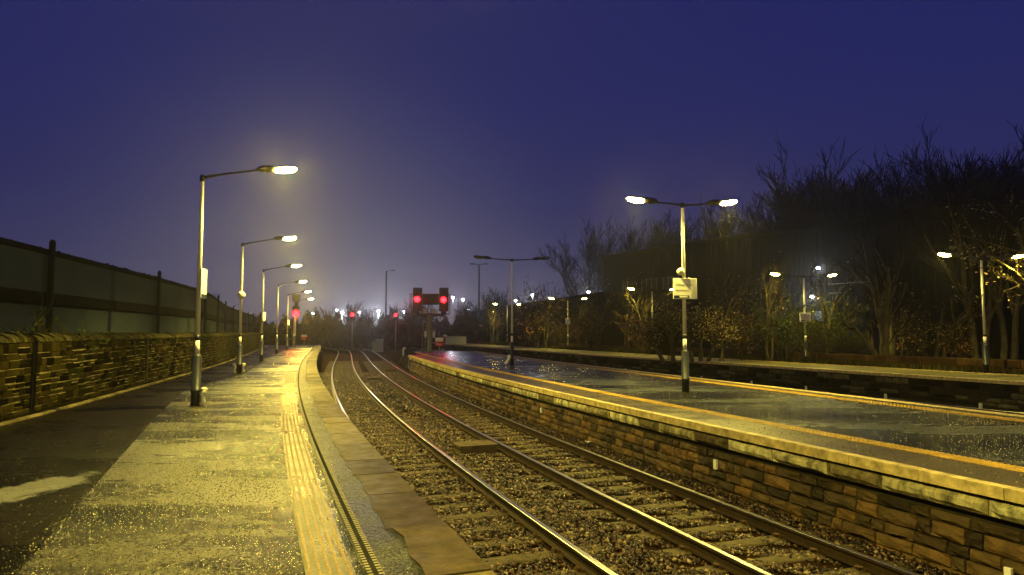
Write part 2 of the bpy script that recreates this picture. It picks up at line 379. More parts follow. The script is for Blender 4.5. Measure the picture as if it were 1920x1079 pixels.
# stones
def stones(name, N_, sampler, size, mat_, seed):
    rs = np.random.RandomState(seed); t = (1+5**.5)/2
    V = np.array([(-1,t,0),(1,t,0),(-1,-t,0),(1,-t,0),(0,-1,t),(0,1,t),(0,-1,-t),(0,1,-t),(t,0,-1),(t,0,1),(-t,0,-1),(-t,0,1)])/1.9
    F = np.array([(0,11,5),(0,5,1),(0,1,7),(0,7,10),(0,10,11),(1,5,9),(5,11,4),(11,10,2),(10,7,6),(7,1,8),(3,9,4),(3,4,2),(3,2,6),(3,6,8),(3,8,9),(4,9,5),(2,4,11),(6,2,10),(8,6,7),(9,8,1)])
    P = sampler(rs, N_); N_ = len(P)
    q = rs.normal(size=(N_,4)); q /= np.linalg.norm(q,axis=1)[:,None]; w,x,y,z = q.T
    R = np.stack([1-2*(y*y+z*z),2*(x*y-z*w),2*(x*z+y*w),2*(x*y+z*w),1-2*(x*x+z*z),2*(y*z-x*w),2*(x*z-y*w),2*(y*z+x*w),1-2*(x*x+y*y)],1).reshape(-1,3,3)
    sc = size*(.55+.75*rs.rand(N_,1,1)) * np.stack([.75+.6*rs.rand(N_), .6+.5*rs.rand(N_), .4+.35*rs.rand(N_)],1)[:,None,:]
    jit = 1 + .35*(rs.rand(N_,12,1)-.5)
    W = (V[None]*jit*sc*.5) @ R.transpose(0,2,1) + P[:,None,:]
    verts = W.reshape(-1,3).astype(np.float32); faces = (F[None] + 12*np.arange(N_)[:,None,None]).reshape(-1).astype(np.int32)
    me = bpy.data.meshes.new(name); nf = N_*20
    me.vertices.add(len(verts)); me.vertices.foreach_set('co', verts.ravel())
    me.loops.add(nf*3); me.loops.foreach_set('vertex_index', faces)
    me.polygons.add(nf); me.polygons.foreach_set('loop_start', np.arange(nf, dtype=np.int32)*3)
    me.update(calc_edges=True); me.materials.append(mat_)
    a = me.attributes.new('tint','FLOAT','FACE'); a.data.foreach_set('value', np.repeat((rs.rand(N_)**1.5).astype(np.float32), 20))
    o = bpy.data.objects.new(name, me); C.objects.link(o); o['kind'] = 'stuff'; return o
def samp(D0, D1, z):
    def f(rs, n):
        d = D0 + (D1-D0)*rs.rand(n); u = rs.rand(n)
        sa = np.interp(d, EA.P[:,1], EA.P[:,0]) - .2; sb = np.interp(d, EB.P[:,1], EB.P[:,0]) + .1
        x = sa + (sb-sa)*u
        # shape the bed: a little heap in the six foot and at the cess, lower where the rails run
        zz = z + .02*rs.rand(n)
        for L_ in (R3.off(-2.93), R3.off(-1.5), R3, R3.off(1.43)):
            rx = np.interp(d, L_.P[:,1], L_.P[:,0]); near = np.abs(x-rx)*.93 < .12
            zz = np.where(near, zz-.035, zz)
        six = np.abs(x - (np.interp(d, R3.P[:,1], R3.P[:,0]) - .8))*.93
        for T_, keep in ((TRK2, 1.0), (TRK1, .45)):
            cx_ = np.interp(d, T_.P[:,1], T_.P[:,0]); pe = (x-cx_)*.94; dd_ = d + (x-cx_)*.33     # foot on the centre line
            sa_ = np.interp(dd_, T_.P[:,1], T_.S) - T_.sD(5.0); ph = np.abs((sa_+.32) % .64 - .32)
            on = (np.abs(pe) < 1.22) & (ph < .125) & (rs.rand(n) < keep)
            zz = np.where(on, zz-.06, zz)
        zz += .03*np.clip(1-six/.6, 0, 1)
        return np.stack([x, d, zz], 1)
    return f
stones('ballast_stones', 30000, samp(3.8, 10.5, -.175), .056, M['ballast_stone'], 1)
stones('ballast_stones', 26000, samp(10.5, 21, -.175), .066, M['ballast_stone'], 2)
stones('ballast_stones', 11000, samp(21, 44, -.175), .10, M['ballast_stone'], 3)

M['grit'] = mat('grit', (.1,.1,.07), .25, .3, 60, .2, 90, tcol=[(.004,.004,.004),(.012,.011,.008),(.05,.046,.028),(.30,.28,.17),(.50,.47,.30)], spec=.9)
def samp_a(D0, D1, z, w0, w1, La=None):
    La = La or EA
    def f(rs, n):
        d = D0 + (D1-D0)*rs.rand(n)**1.15; x = np.interp(d, La.P[:,1], La.P[:,0]) + w0 + (w1-w0)*rs.rand(n)
        clump = np.sin(x*5.1+d*1.7)*np.sin(d*3.3-x*2.1) + np.sin(x*1.3-d*.9)
        k = rs.rand(n) < .55 + .20*clump
        return np.stack([x, d, np.full(n, z)], 1)[k]
    return f
stones('tarmac_grit', 52000, samp_a(3.6, 11, ZP+.002, -3.3, -.5), .0105, M['grit'], 5)
stones('tarmac_grit', 20000, samp_a(11, 22, ZP+.002, -3.6, -.5), .016, M['grit'], 6)
stones('tarmac_grit', 15000, samp_a(5.5, 18, ZP+.002, .3, 7.0, EB), .017, M['grit'], 7)
stones('tarmac_grit', 9000, samp_a(3.6, 12, ZP-.002, -7.0, -3.2), .010, M['grit'], 8)

# ------------------------------------------------------------------ rails and sleepers
def rail_mesh(line, o, D0, D1, parent, step=.5, label=None):
    prof = [(-.036,-.004),(-.030,0),(.030,0),(.036,-.004),(.036,-.036),(.010,-.048),(.009,-.125),(.068,-.138),(.068,-.15),(-.068,-.15),(-.068,-.138),(-.009,-.125),(-.010,-.048),(-.036,-.036)]
    s0, s1 = line.sD(D0), line.sD(D1); n = max(2, int((s1-s0)/step)); mb = MB(); k = len(prof)
    for i in range(n+1):
        a = s0+(s1-s0)*i/n
        for (p, z) in prof: x, y = line.pt(a, o+p); mb.v.append((x, y, z))
    for i in range(n):
        for j in range(k):
            j2 = (j+1) % k; mb.f.append((i*k+j, i*k+j2, (i+1)*k+j2, (i+1)*k+j)); mb.t.append(.5); mb.m.append(1 if j in (0,1,2) else 0)
    mb.f.append(tuple(range(k))); mb.t.append(.5); mb.m.append(0)
    return mb.build('rail', [M['rail_side'], M['rail_top']], parent)

def sleeper_proto():
    mb = MB(); mb.hexa([(-1.25,-.13,-.34),(1.25,-.13,-.34),(1.25,.13,-.34),(-1.25,.13,-.34),(-1.25,-.115,-.152),(1.25,-.115,-.152),(1.25,.115,-.152),(-1.25,.115,-.152)], .5)
    s_ = mb.build('sleeper', M['sleeper'], bevel=.01)
    for sx_ in (-1, 1):
        xx = sx_*.715
        for q in (-1, 1):
            c = MB(); c.box(xx+q*.085-.022, xx+q*.085+.022, -.06, .06, -.152, -.118)
            pts = [(xx+q*.09, -.05, -.125), (xx+q*.12, -.045, -.095), (xx+q*.15, -.01, -.10), (xx+q*.145, .03, -.12), (xx+q*.105, .045, -.105), (xx+q*.085, .02, -.122)]
            c.tube(pts, .011, 5); c.build('rail_clip', M['rust'], s_)
    return s_
SP = sleeper_proto()
first = True
def track(line, D0, D1, label, sl0, sl1, nclips):
    global first
    x, y = line.pt(line.sD(6)); t = empty('railway_track', (0,0,0), label, 'railway track')
    rail_mesh(line, -.715, D0, D1, t); rail_mesh(line, .715, D0, D1, t)
    a = line.sD(sl0); n = 0; rs = random.Random(int(sl0*10)+len(label))
    while a < line.sD(sl1) and n < 98:
        if n == 0 and first:
            s_ = SP; s_.parent = t; first = False
        else:
            s_ = SP.copy(); C.objects.link(s_); s_.parent = t
            if n < nclips:
                for ch in SP.children:
                    c = ch.copy(); C.objects.link(c); c.parent = s_
        p = line.pt(a); s_.location = (p[0], p[1], rs.uniform(-.012,.006)); s_.rotation_euler = (0, 0, line.ang(a)+rs.uniform(-.02,.02))
        a += .64; n += 1
track(TRK1, -6, 150, 'railway track curving beside the near wet platform at the left', 5.0, 62, 24)
track(TRK2, -6, 150, 'railway track running along the brown stone face of the middle platform', 5.0, 62, 24)
t3 = empty('railway_track', (0,0,0), 'shining railway track just beyond the middle platform, nearer its far edge', 'railway track')
for o in (.78, 2.21): rail_mesh(EB2, o, -6, 96, t3, 1.0)
t4 = empty('railway_track', (0,0,0), 'shining railway track at the foot of the far platform wall', 'railway track')
for o in (-2.2, -.77): rail_mesh(EC, o, -6, 140, t4, 1.0)

# ------------------------------------------------------------------ stone walls
def courses(mb, line, s0, s1, o, side, z0, z1, hs, ls, proud, gap, rs, batter=0.0, skip=None, miss=0.0, tint=None, jit=.25, rough=0.0):
    """blocks on the face of a wall; side +1 faces right, -1 faces left"""
    z = z0
    while z < z1 - .03:
        h = min(rs.uniform(*hs), z1 - z)
        if z1 - z - h < hs[0]*.5: h = z1 - z
        a = s0 + rs.uniform(-.3, 0)
        while a < s1:
            l = rs.uniform(*ls); e = min(a+l, s1)
            if a >= s0 and e - a > .08 and rs.random() > miss and not (skip and skip(a, e)):
                g = gap/2; c = min(.02, h*.12); pr = proud*(1+rs.uniform(-jit, jit)*2)
                bt = lambda zz: batter*(z1 - zz)
                def V_(aa, zz, pp): x, y = line.pt(aa, o + side*(pp + bt(zz))); return (x, y, zz)
                j = lambda: rs.uniform(-.006, .006)
                if rough:
                    nu_, nv_ = max(2, int(l/.13)), 3; P_ = []
                    for iv in range(nv_+1):
                        for iu in range(nu_+1):
                            bd = iu in (0, nu_) or iv in (0, nv_)
                            P_.append(V_(a+g+(e-a-2*g)*iu/nu_ + (rs.uniform(-.012,.012) if 0 < iu < nu_ else rs.uniform(0,.008)*(1 if iu == 0 else -1)), z+g+(h-2*g)*iv/nv_ + (rs.uniform(-.01,.01) if 0 < iv < nv_ else rs.uniform(0,.012)*(1 if iv == 0 else -1)), pr*(.15 if bd else 1)+rs.uniform(-rough, rough)))
                    F_ = [(v_*(nu_+1)+u_, v_*(nu_+1)+u_+1, (v_+1)*(nu_+1)+u_+1, (v_+1)*(nu_+1)+u_) for v_ in range(nv_) for u_ in range(nu_)]
                    n_ = len(P_); rim = [iu for iu in range(nu_+1)] + [v_*(nu_+1)+nu_ for v_ in range(1, nv_+1)] + [nv_*(nu_+1)+iu for iu in range(nu_-1, -1, -1)] + [v_*(nu_+1) for v_ in range(nv_-1, 0, -1)]
                    back = [V_(aa, zz, -.03) for aa, zz in ((a+g, z+g), (e-g, z+g), (e-g, z+h-g), (a+g, z+h-g))]
                    P_ += back; cor = {0:n_, nu_:n_+1, nv_*(nu_+1)+nu_:n_+2, nv_*(nu_+1):n_+3}; cur = n_
                    for q_ in range(len(rim)):
                        r0, r1 = rim[q_], rim[(q_+1) % len(rim)]; cur = cor.get(r0, cur); nx_ = cor.get(r1, cur)
                        F_.append((r0, cur, nx_, r1) if nx_ != cur else (r0, cur, r1))
                    mb.add(P_, F_, rs.random()); a = e; continue
                p = [V_(a+g,z+g,0),V_(e-g,z+g,0),V_(e-g,z+h-g,0),V_(a+g,z+h-g,0),
                     V_(a+g+c+j(),z+g+c+j(),pr+j()),V_(e-g-c+j(),z+g+c+j(),pr+j()),V_(e-g-c+j(),z+h-g-c+j(),pr+j()),V_(a+g+c+j(),z+h-g-c+j(),pr+j())]
                tt = rs.random() if tint is None else tint(rs, z)
                fs = [(4,5,6,7),(0,1,5,4),(1,2,6,5),(2,3,7,6),(3,0,4,7)]
                if side < 0: fs = [tuple(reversed(f)) for f in fs]
                mb.add(p, fs, tt)
            a = e
        z += h

# ---- near platform (A)
pa = bpy.data.objects.new('platform', None); C.objects.link(pa); tag(pa, kind='structure')
DA0, DA1 = -9, 82
def zA(d): return ZP
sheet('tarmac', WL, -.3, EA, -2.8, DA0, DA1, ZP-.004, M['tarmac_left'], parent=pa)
JN = Line(pts_fn([(2.4,-9),(.45,-4.4+.0),(-1.37,0),(-3.27,4.5),(-6.80,12.9),(-8.9,18.2),(-10.2,25.4),(-13.5,36.4),(-17.3,49),(-20.6,61),(-27.2,84)]), -12, 90)
sheet('tarmac', JN, 0, EA, -.80, DA0, DA1, ZP, M['tarmac'], .5, parent=pa)
sheet('tarmac_strip', EA, -.80, EA, -.40, DA0, DA1, ZP+.004, M['tarmac_strip'], .5, parent=pa)
mb = MB()                                               # thin kerb by the wall
sweep(mb, WL.off(.42), [(-.05,ZP-.05),(.05,ZP-.05),(.045,ZP+.035),(-.045,ZP+.035)], WL.sD(-9), WL.sD(80), .8)
mb.build('kerb', M['mortar_pale'], pa)
mb = MB(); rs = random.Random(5); a = EA.sD(DA0); end = EA.sD(DA1)      # coping stones
while a < end:
    l = rs.uniform(.75, 1.35); e = a+l; w = .45+rs.uniform(-.02,.03); k = 5; dz = rs.uniform(0,.008); g = .012
    D_ = EA.pt(a)[1]
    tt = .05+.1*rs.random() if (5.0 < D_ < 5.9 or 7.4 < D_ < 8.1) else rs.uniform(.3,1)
    for i in range(k):
        a0 = a+g+(l-2*g)*i/k; a1 = a+g+(l-2*g)*(i+1)/k
        wi0 = w + .02*sin(a0*9)+.012*sin(a0*31); wi1 = w + .02*sin(a1*9)+.012*sin(a1*31)
        q = []
        for zz, ins in ((ZP-.11, 0), (ZP+.008+dz, 0)):
            q += [(*EA.pt(a0, -wi0), zz), (*EA.pt(a0, 0), zz), (*EA.pt(a1, 0), zz), (*EA.pt(a1, -wi1), zz)]
        mb.add(q, [(0,3,2,1),(4,5,6,7),(1,2,6,5),(3,0,4,7)] + ([(0,1,5,4)] if i == 0 else []) + ([(2,3,7,6)] if i == k-1 else []), tt)
    a = e
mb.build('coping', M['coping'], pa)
mb = MB(); sweep(mb, EA, [(-.30,-.36),(-.30,ZP-.10)], EA.sD(DA0), EA.sD(DA1), 1, closed=False)
mb.build('platform_face', M['walldark'], pa)
mb = MB(); courses(mb, EA, EA.sD(8), EA.sD(DA1), -.30, 1, -.25, ZP-.12, (.18,.26), (.4,.8), .03, .02, random.Random(8))
mb.build('stonework', M['stone_dark'], pa)
mb = MB(); xa, ya = EA.pt(EA.sD(DA1)); xw, yw = WL.pt(WL.sD(DA1))       # end ramp
mb.add([(xw,yw,ZP-.01),(xa,ya,ZP-.01),(xa-2,ya+8,-.36),(xw-2,yw+8,-.36)], [(0,1,2,3)]); mb.build('ramp', M['tarmac'], pa)

def tactile(line, oL, oR, D0, D1, zt, mb_base, mb_dome, rows, sp, dome, Dd):
    sweep(mb_base, line, [(oL, zt),(oR, zt),(oR, zt+.006),(oL, zt+.006)], line.sD(D0), line.sD(D1), .5)
    for r in range(rows):
        o = oL + (oR-oL)*(r+.5)/rows; a = line.sD(D0)
        while a < line.sD(Dd):
            x, y = line.pt(a, o); an = line.ang(a); c_, s_ = cos(an), sin(an); w, l, h = dome
            P = lambda u, v, z: (x+u*c_-v*s_, y+u*s_+v*c_, z)
            mb_dome.add([P(-w,-l,zt+.005),P(w,-l,zt+.005),P(w,l,zt+.005),P(-w,l,zt+.005),P(-w*.6,-l*.7,zt+.005+h),P(w*.6,-l*.7,zt+.005+h),P(w*.6,l*.7,zt+.005+h),P(-w*.6,l*.7,zt+.005+h)],
                        [(4,5,6,7),(0,1,5,4),(1,2,6,5),(2,3,7,6),(3,0,4,7)])
            a += sp
b1 = MB(); d1 = MB(); tactile(EA, -1.17, -.86, -2, 27, ZP+.002, b1, d1, 5, .055, (.014,.018,.007), 27)
b1.build('tactile_strip', M['tactile_base'], pa); d1.build('tactile_studs', M['tactile'], pa)
b2 = MB(); sweep(b2, EA, [(-.785,ZP+.005),(-.685,ZP+.005),(-.685,ZP+.008),(-.785,ZP+.008)], EA.sD(-3), EA.sD(80), .5); b2.build('black_line', M['black_band'], pa)
b3 = MB()
for o in (-.77, -.70):
    a = EA.sD(1)
    while a < EA.sD(78):
        q = [(*EA.pt(a, o-.017), ZP+.013),(*EA.pt(a, o+.017), ZP+.013),(*EA.pt(a+.032, o+.017), ZP+.013),(*EA.pt(a+.032, o-.017), ZP+.013)]
        b3.add(q, [(0,1,2,3)]); a += .055 if a < EA.sD(16) else .045
b3.build('dashed_line', M['white_line'], pa)

# ---- middle platform (B)
pb = bpy.data.objects.new('platform', None); C.objects.link(pb); tag(pb, kind='structure')
DB0, DB1 = -6, 47
sB0, sB1 = EB.sD(DB0), EB.sD(DB1)
sheet('tarmac', EB, 1.02, EB2, -.55, DB0, 56, ZP-.004, M['tarmac_b'], parent=pb)
sheet('edge_tarmac', EB, .10, EB, 1.0, DB0, DB1, ZP, M['tarmac_bedge'], parent=pb)
sheet('edge_tarmac', EB2, -.6, EB2, -.25, DB0, 56, ZP, M['tarmac_strip'], parent=pb)
def coping_run(line, s0, s1, o0, o1, zb, zt, lr, seed, gap, m, name, parent, tl=(.2,1), jz=.004, nose=0.0):
    mb = MB(); rs = random.Random(seed); a = s0
    while a < s1:
        l = rs.uniform(*lr); e = min(a+l, s1); k = 3; dz = rs.uniform(0, jz); tt = rs.uniform(*tl)
        for i in range(k):
            a0 = a+gap+(e-a-2*gap)*i/k; a1 = a+gap+(e-a-2*gap)*(i+1)/k; q = []
            for zz in (zb, zt+dz): q += [(*line.pt(a0,o0),zz),(*line.pt(a0,o1),zz),(*line.pt(a1,o1),zz),(*line.pt(a1,o0),zz)]
            mb.add(q, [(0,3,2,1),(4,5,6,7),(1,2,6,5),(3,0,4,7)] + ([(0,1,5,4)] if i == 0 else []) + ([(2,3,7,6)] if i == k-1 else []), tt)
        a = e
    return mb.build(name, m, parent, bevel=.006)
coping_run(EB, sB0, sB1, 0, .14, .775, ZP+.006, (.9,1.1), 11, .004, M['coping_b'], 'coping', pb)
mb = MB(); courses(mb, EB, sB0, sB1, .075, -1, .555, .745, (.19,.19), (.7,1.5), .05, .012, random.Random(12), rough=.008)
sweep(mb, EB, [(.07,.56),(.07,.74),(.3,.74),(.3,.56)], sB0, sB1, 1, tint=.1); mb.build('ledge_course', M['ledge'], pb)
mb = MB(); sweep(mb, EB, [(.16,-.36),(.16,ZP-.02),(.5,ZP-.02),(.5,-.36)], sB0, sB1, 1); mb.build('platform_core', M['walldark'], pb)
mb = MB(); courses(mb, EB, sB0, sB1, .16, -1, -.26, .47, (.11,.21), (.16,.55), .045, .014, random.Random(21), batter=.13, rough=.014)
mb.build('stonework', M['sandstone'], pb)
coping_run(EB2, EB2.sD(DB0), EB2.sD(56), -.25, 0, .76, ZP+.008, (.9,1.1), 13, .004, M['coping_b'], 'coping', pb)
mb = MB(); sweep(mb, EB2, [(-.5,-.36),(-.03,-.36),(-.03,.755),(-.5,.755)], EB2.sD(DB0), EB2.sD(56), 1); mb.build('platform_face', M['walldark'], pb)
b1 = MB(); d1 = MB(); tactile(EB, 1.0, 1.30, DB0, DB1+6, ZP, b1, d1, 4, .075, (.030,.024,.010), 30)
b1.build('tactile_strip', M['tactile_b'], pb); d1.build('tactile_studs', M['tactile_b'], pb)
b1 = MB(); d1 = MB(); tactile(EB2, -1.0, -.62, DB0, 52, ZP, b1, d1, 4, .09, (.034,.028,.010), 34)
b1.build('tactile_strip', M['tactile_b'], pb); d1.build('tactile_studs', M['tactile_b'], pb)
xa, ya = EB.pt(EB.sD(DB1), .1); xb, yb = EB2.pt(EB2.sD(56), -.1); xc, yc = EB.pt(EB.sD(62), .6)
mb = MB(); mb.add([(xa,ya,ZP-.006),(xb,yb,ZP-.006),(xb-2.5,yb+7,.1),(xc,yc,.1)], [(0,1,2,3)])
mb.add([(xa,ya,ZP-.006),(xc,yc,.1),(xc,yc,-.36),(xa,ya,-.36)], [(0,1,2,3)])
mb.add([(xb,yb,ZP-.006),(xb,yb,-.36),(xb-2.5,yb+7,-.36),(xb-2.5,yb+7,.1)], [(0,1,2,3)])
mb.add([(xc,yc,.1),(xb-2.5,yb+7,.1),(xb-2.5,yb+7,-.36),(xc,yc,-.36)], [(0,1,2,3)])
mb.build('ramp', M['tarmac_b'], pb)

# ---- far platform (C)
pc = bpy.data.objects.new('platform', None); C.objects.link(pc); tag(pc, kind='structure')
DC0, DC1 = -2, 120
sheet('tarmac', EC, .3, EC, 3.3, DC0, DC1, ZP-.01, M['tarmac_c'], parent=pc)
coping_run(EC, EC.sD(DC0), EC.sD(DC1), 0, .34, ZP-.11, ZP+.006, (.9,1.2), 14, .004, M['coping_b'], 'coping', pc)
coping_run(EC, EC.sD(DC0), EC.sD(DC1), 3.3, 3.45, ZP-.11, ZP+.02, (.9,1.2), 15, .004, M['coping_b'], 'kerb', pc)
mb = MB(); sweep(mb, EC, [(.12,-.36),(.12,ZP-.03),(.5,ZP-.03),(.5,-.36)], EC.sD(DC0), EC.sD(DC1), 1); mb.build('platform_core', M['walldark'], pc)
mb = MB(); courses(mb, EC, EC.sD(8), EC.sD(100), .12, -1, -.25, ZP-.14, (.15,.24), (.4,.9), .035, .03, random.Random(23), miss=.15, rough=.02)
mb.build('stonework', M['stone_dark'], pc)
sheet('verge', EC, 3.45, EC, 60, -6, 190, ZP-.02, M['dirt'], 4, kind='structure')

# ---- stone boundary wall behind the near platform
bw = empty('boundary_wall', (0,0,0), 'long mossy rubble stone wall with pale mortar lines and rounded cope behind the near platform', 'wall')
sW0, sW1 = WL.sD(-8), WL.sD(78); TOPW = 2.36
mb = MB(); sweep(mb, WL, [(-.42,.0),(0,.0),(0,TOPW-.06),(-.42,TOPW-.06)], sW0, sW1, .8); mb.build('mortar', M['mortar_pale'], bw)
rsw = random.Random(31)
mb2 = MB(); z = ZP-.02
def slab(mb, a, e, z0, z1, g, pr, tt):
    c = .008
    def V_(aa, zz, pp): x, y = WL.pt(aa, pp); return (x, y, zz)
    z0 += rsw.uniform(-.012,.012); z1 += rsw.uniform(-.012,.012)
    p = [V_(a+g,z0+g,0),V_(e-g,z0+g,0),V_(e-g,z1-g,0),V_(a+g,z1-g,0),V_(a+g+c,z0+g+c,pr),V_(e-g-c,z0+g+c,pr*rsw.uniform(.7,1.3)),V_(e-g-c,z1-g-c,pr),V_(a+g+c,z1-g-c,pr)]
    mb.add(p, [(4,5,6,7),(0,1,5,4),(1,2,6,5),(2,3,7,6),(3,0,4,7)], tt)
while z < TOPW-.08:
    h = rsw.uniform(.10,.19)
    if TOPW-.07-z-h < .08: h = TOPW-.07-z
    a = sW0
    while a < sW1:
        e = a+rsw.uniform(.16,.55); gp = rsw.choice((.004,.006,.010,.015)); tt = rsw.random()
        if True:
            if rsw.random() < .22 and h > .13:
                hh = h*rsw.uniform(.4,.6); slab(mb2, a, e, z, z+hh, gp, .016, tt); slab(mb2, a, e, z+hh, z+h, gp, .014, rsw.random())
            else: slab(mb2, a, e, z, z+h, gp, .016, tt)
        a = e
    z += h
mb2.build('stonework', M['stone_left'], bw)
for d in (13.5, 21.5, 30, 39, 48):  # narrow dark upright strips, slightly proud of the wall face
    mb = MB(); sweep(mb, WL, [(-.01,ZP-.02),(.035,ZP-.02),(.035,TOPW-.08),(-.01,TOPW-.08)], WL.sD(d), WL.sD(d)+.16, .1); mb.build('dark_strip', M['walldark'], bw)
mb = MB(); a = sW0
while a < sW1:                                            # rough rounded cope stones on edge
    l = rsw.uniform(.10,.22); e = a+l; hh = .17+rsw.uniform(-.03,.04); tt = rsw.random(); prof = []
    for t_ in range(7):
        th = pi*t_/6; prof.append((-.21+.25*cos(th), TOPW-.06+hh*sin(th)*(.9+.1*rsw.random())))
    sweep(mb, WL, prof, a+.008, e-.008, .2, tint=tt); a = e
mb.build('coping', M['cope_stone'], bw, smooth=False)

# ---- pale panel fence beyond the wall
pf = empty('panel_fence', (0,0,0), 'tall grey panel fence between upright posts rising behind the stone wall', 'fence')
TOPF = 4.95; s0, s1 = FL.sD(-8), FL.sD(100)
mb = MB(); sweep(mb, FL, [(-.08,.2),(0,.2),(0,3.35),(-.08,3.35)], s0, s1, .8); mb.build('lower_panel', M['panel'], pf)
mb = MB(); sweep(mb, FL, [(-.02,3.62),(.06,3.62),(.06,TOPF-.16),(-.02,TOPF-.16)], s0, s1, .8); mb.build('upper_panel', M['panel'], pf)
mb = MB(); sweep(mb, FL, [(-.10,3.32),(.14,3.32),(.14,3.66),(-.10,3.66)], s0, s1, .8); mb.build('beam', M['panel_beam'], pf)
mb = MB(); sweep(mb, FL, [(-.12,TOPF-.17),(.12,TOPF-.17),(.12,TOPF-.02),(-.12,TOPF)], s0, s1, .8)
rsf = random.Random(4)
for i in range(400):
    a = rsf.uniform(s0, s1); x, y = FL.pt(a, rsf.uniform(-.1,.1)); r = rsf.uniform(.02,.06); mb.ellip((x,y,TOPF-.02), (r*1.6,r*1.6,r), 5, 3)
mb.build('top_rail', M['panel_beam'], pf)
post_a = [FL.sD(9.3)]
while post_a[-1] < FL.sD(92): post_a.append(post_a[-1]+10.2)
post_a[0:0] = [post_a[0]-10.2]
post_a = [p + (FL.sD(19.5)-post_a[2]) for p in post_a]
for a in post_a:
    mb = MB(); x, y = FL.pt(a, .20); A_ = Matrix.Translation((x,y,0)) @ Matrix.Rotation(FL.ang(a),4,'Z')
    mb.box(-.065,.065,-.08,.08,.3,TOPF+.22, M=A_); mb.box(-.05,.05,-.06,.06,TOPF+.22,TOPF+.27, M=A_)
    mb.build('post', M['fence_post'], pf, bevel=.02)

# ------------------------------------------------------------------ lamps
def light(name, loc, power, col, rad, parent=None):
    l = bpy.data.lights.new(name, 'SPOT' if name in ('lamp_light','signal_light') else 'POINT'); l.energy = power; l.color = col; l.shadow_soft_size = rad
    if name == 'lamp_light': l.spot_size = radians(146); l.spot_blend = .6
    o = bpy.data.objects.new(name, l); C.objects.link(o); o.location = loc
    if name == 'signal_light': l.spot_size = radians(40); l.spot_blend = .6; o.rotation_euler = (radians(90), 0, 0)
    if parent: o.parent = parent
    return o
def lantern(p, tip, up, lit, power, root, lensm='lens_lit'):
    """lantern head: p = arm end, outward x direction in the local frame (tip = +1 / -1)"""
    h = MB(); x0 = p[0]; z0 = p[2]; t = tip
    T = Matrix.Translation(p) @ Matrix.Rotation(-t*radians(6), 4, 'Y')
    h.ellip((t*.20,0,.025), (.24,.125,.085), 14, 8, M=T)
    h.ellip((t*.55,0,.045), (.30,.13,.035), 14, 6, M=T)
    h.tube([T @ Vector((-t*.06,0,0)), T @ Vector((t*.08,0,0))], .03, 8)
    hd = h.build('lantern', M['housing'], root, smooth=True)
    g = MB(); g.ellip((t*.57,0,.006), (.27,.115,.088), 14, 8, M=T, zmax=.25)
    g.build('lens', M[lensm] if lit else M['lens_off'], hd, smooth=True)
    if lit:
        q = T @ Vector((t*.57,0,-.13)); light('lamp_light', q, power, LAMP, .05, root)
    return hd
def column(root, H, thick=.10):
    b = MB(); b.tube([(0,0,0),(0,0,.30),(0,0,.305),(0,0,.36),(0,0,.365),(0,0,1.08),(0,0,1.12)], [thick,thick,thick*1.12,thick*1.12,thick,thick,thick*.6], 16); b.build('base_sleeve', M['post_navy'], root, smooth=True)
    p = MB(); p.tube([(0,0,1.08),(0,0,1.42)], [.052,.052], 14); p.tube([(0,0,1.54),(0,0,H-.3),(0,0,H)], [.051,.042,.040], 14); p.build('pole', M['post_white'], root, smooth=True)
    k = MB(); k.tube([(0,0,1.42),(0,0,1.54)], .054, 14); k.build('band', M['black_paint'], root, smooth=True)
    c = MB(); c.tube([(0,0,H-.02),(0,0,H+.10)], .055, 12); c.tube([(0,0,H+.10),(0,0,H+.13)], [.055,.03], 12); c.build('cap', M['arm'], root, smooth=True)
def arm(root, H, t, L_, rise):
    m_ = MB(); pts = [(t*L_*u, 0, H+.05+rise*(u**.8)) for u in (0,.12,.3,.6,.85,1)]
    m_.tube(pts, [.045,.036,.028,.024,.022,.024], 8); m_.build('arm', M['arm'], root, smooth=True)
    return pts[-1]
def notice(root, z0, w, h, yaw=0.0, two=True, offset=0.0, txt=False):
    T = Matrix.Translation((0,0,z0)) @ Matrix.Rotation(yaw,4,'Z')
    for q, nm in (((-1,'front'),) if not two else ((-1,'front'),(1,'rear'))):
        b = MB(); b.box(offset-w/2, offset+w/2, q*.075-.015, q*.075+.015, .0, h, M=T); s_ = b.build('notice_board', M['sign_white'], root, bevel=.006)
        f = MB(); f.box(offset-w/2+.01, offset+w/2-.01, q*.0935-.002, q*.0935+.002, .005, h*.15, M=T); f.build('footer', M['sign_navy'], s_)
    return T
def bracket(root, sx_, m_='plastic'):
    b = MB(); b.tube([(sx_*.10,-.04,.03),(sx_*.17,-.05,.10),(sx_*.15,-.05,.20),(sx_*.12,-.04,.27),(sx_*.20,-.05,.34)], [.045,.05,.035,.04,.055], 8)
    b.ellip((sx_*.17,-.05,.36), (.075,.05,.05), 8, 6); b.build('base_bracket', M[m_], root, smooth=True)
def text(body, size, loc, rot, m_, parent, name='lettering', ext=.001, align='LEFT'):
    cu = bpy.data.curves.new('t', 'FONT'); cu.body = body; cu.size = size; cu.extrude = ext; cu.align_x = align
    to = bpy.data.objects.new('t', cu); C.objects.link(to)
    dg = bpy.context.evaluated_depsgraph_get(); me = bpy.data.meshes.new_from_object(to.evaluated_get(dg))
    bpy.data.objects.remove(to); me.materials.clear(); me.materials.append(m_)
    o = bpy.data.objects.new(name, me); C.objects.link(o); o.parent = parent; o.location = loc; o.rotation_euler = rot
    return o

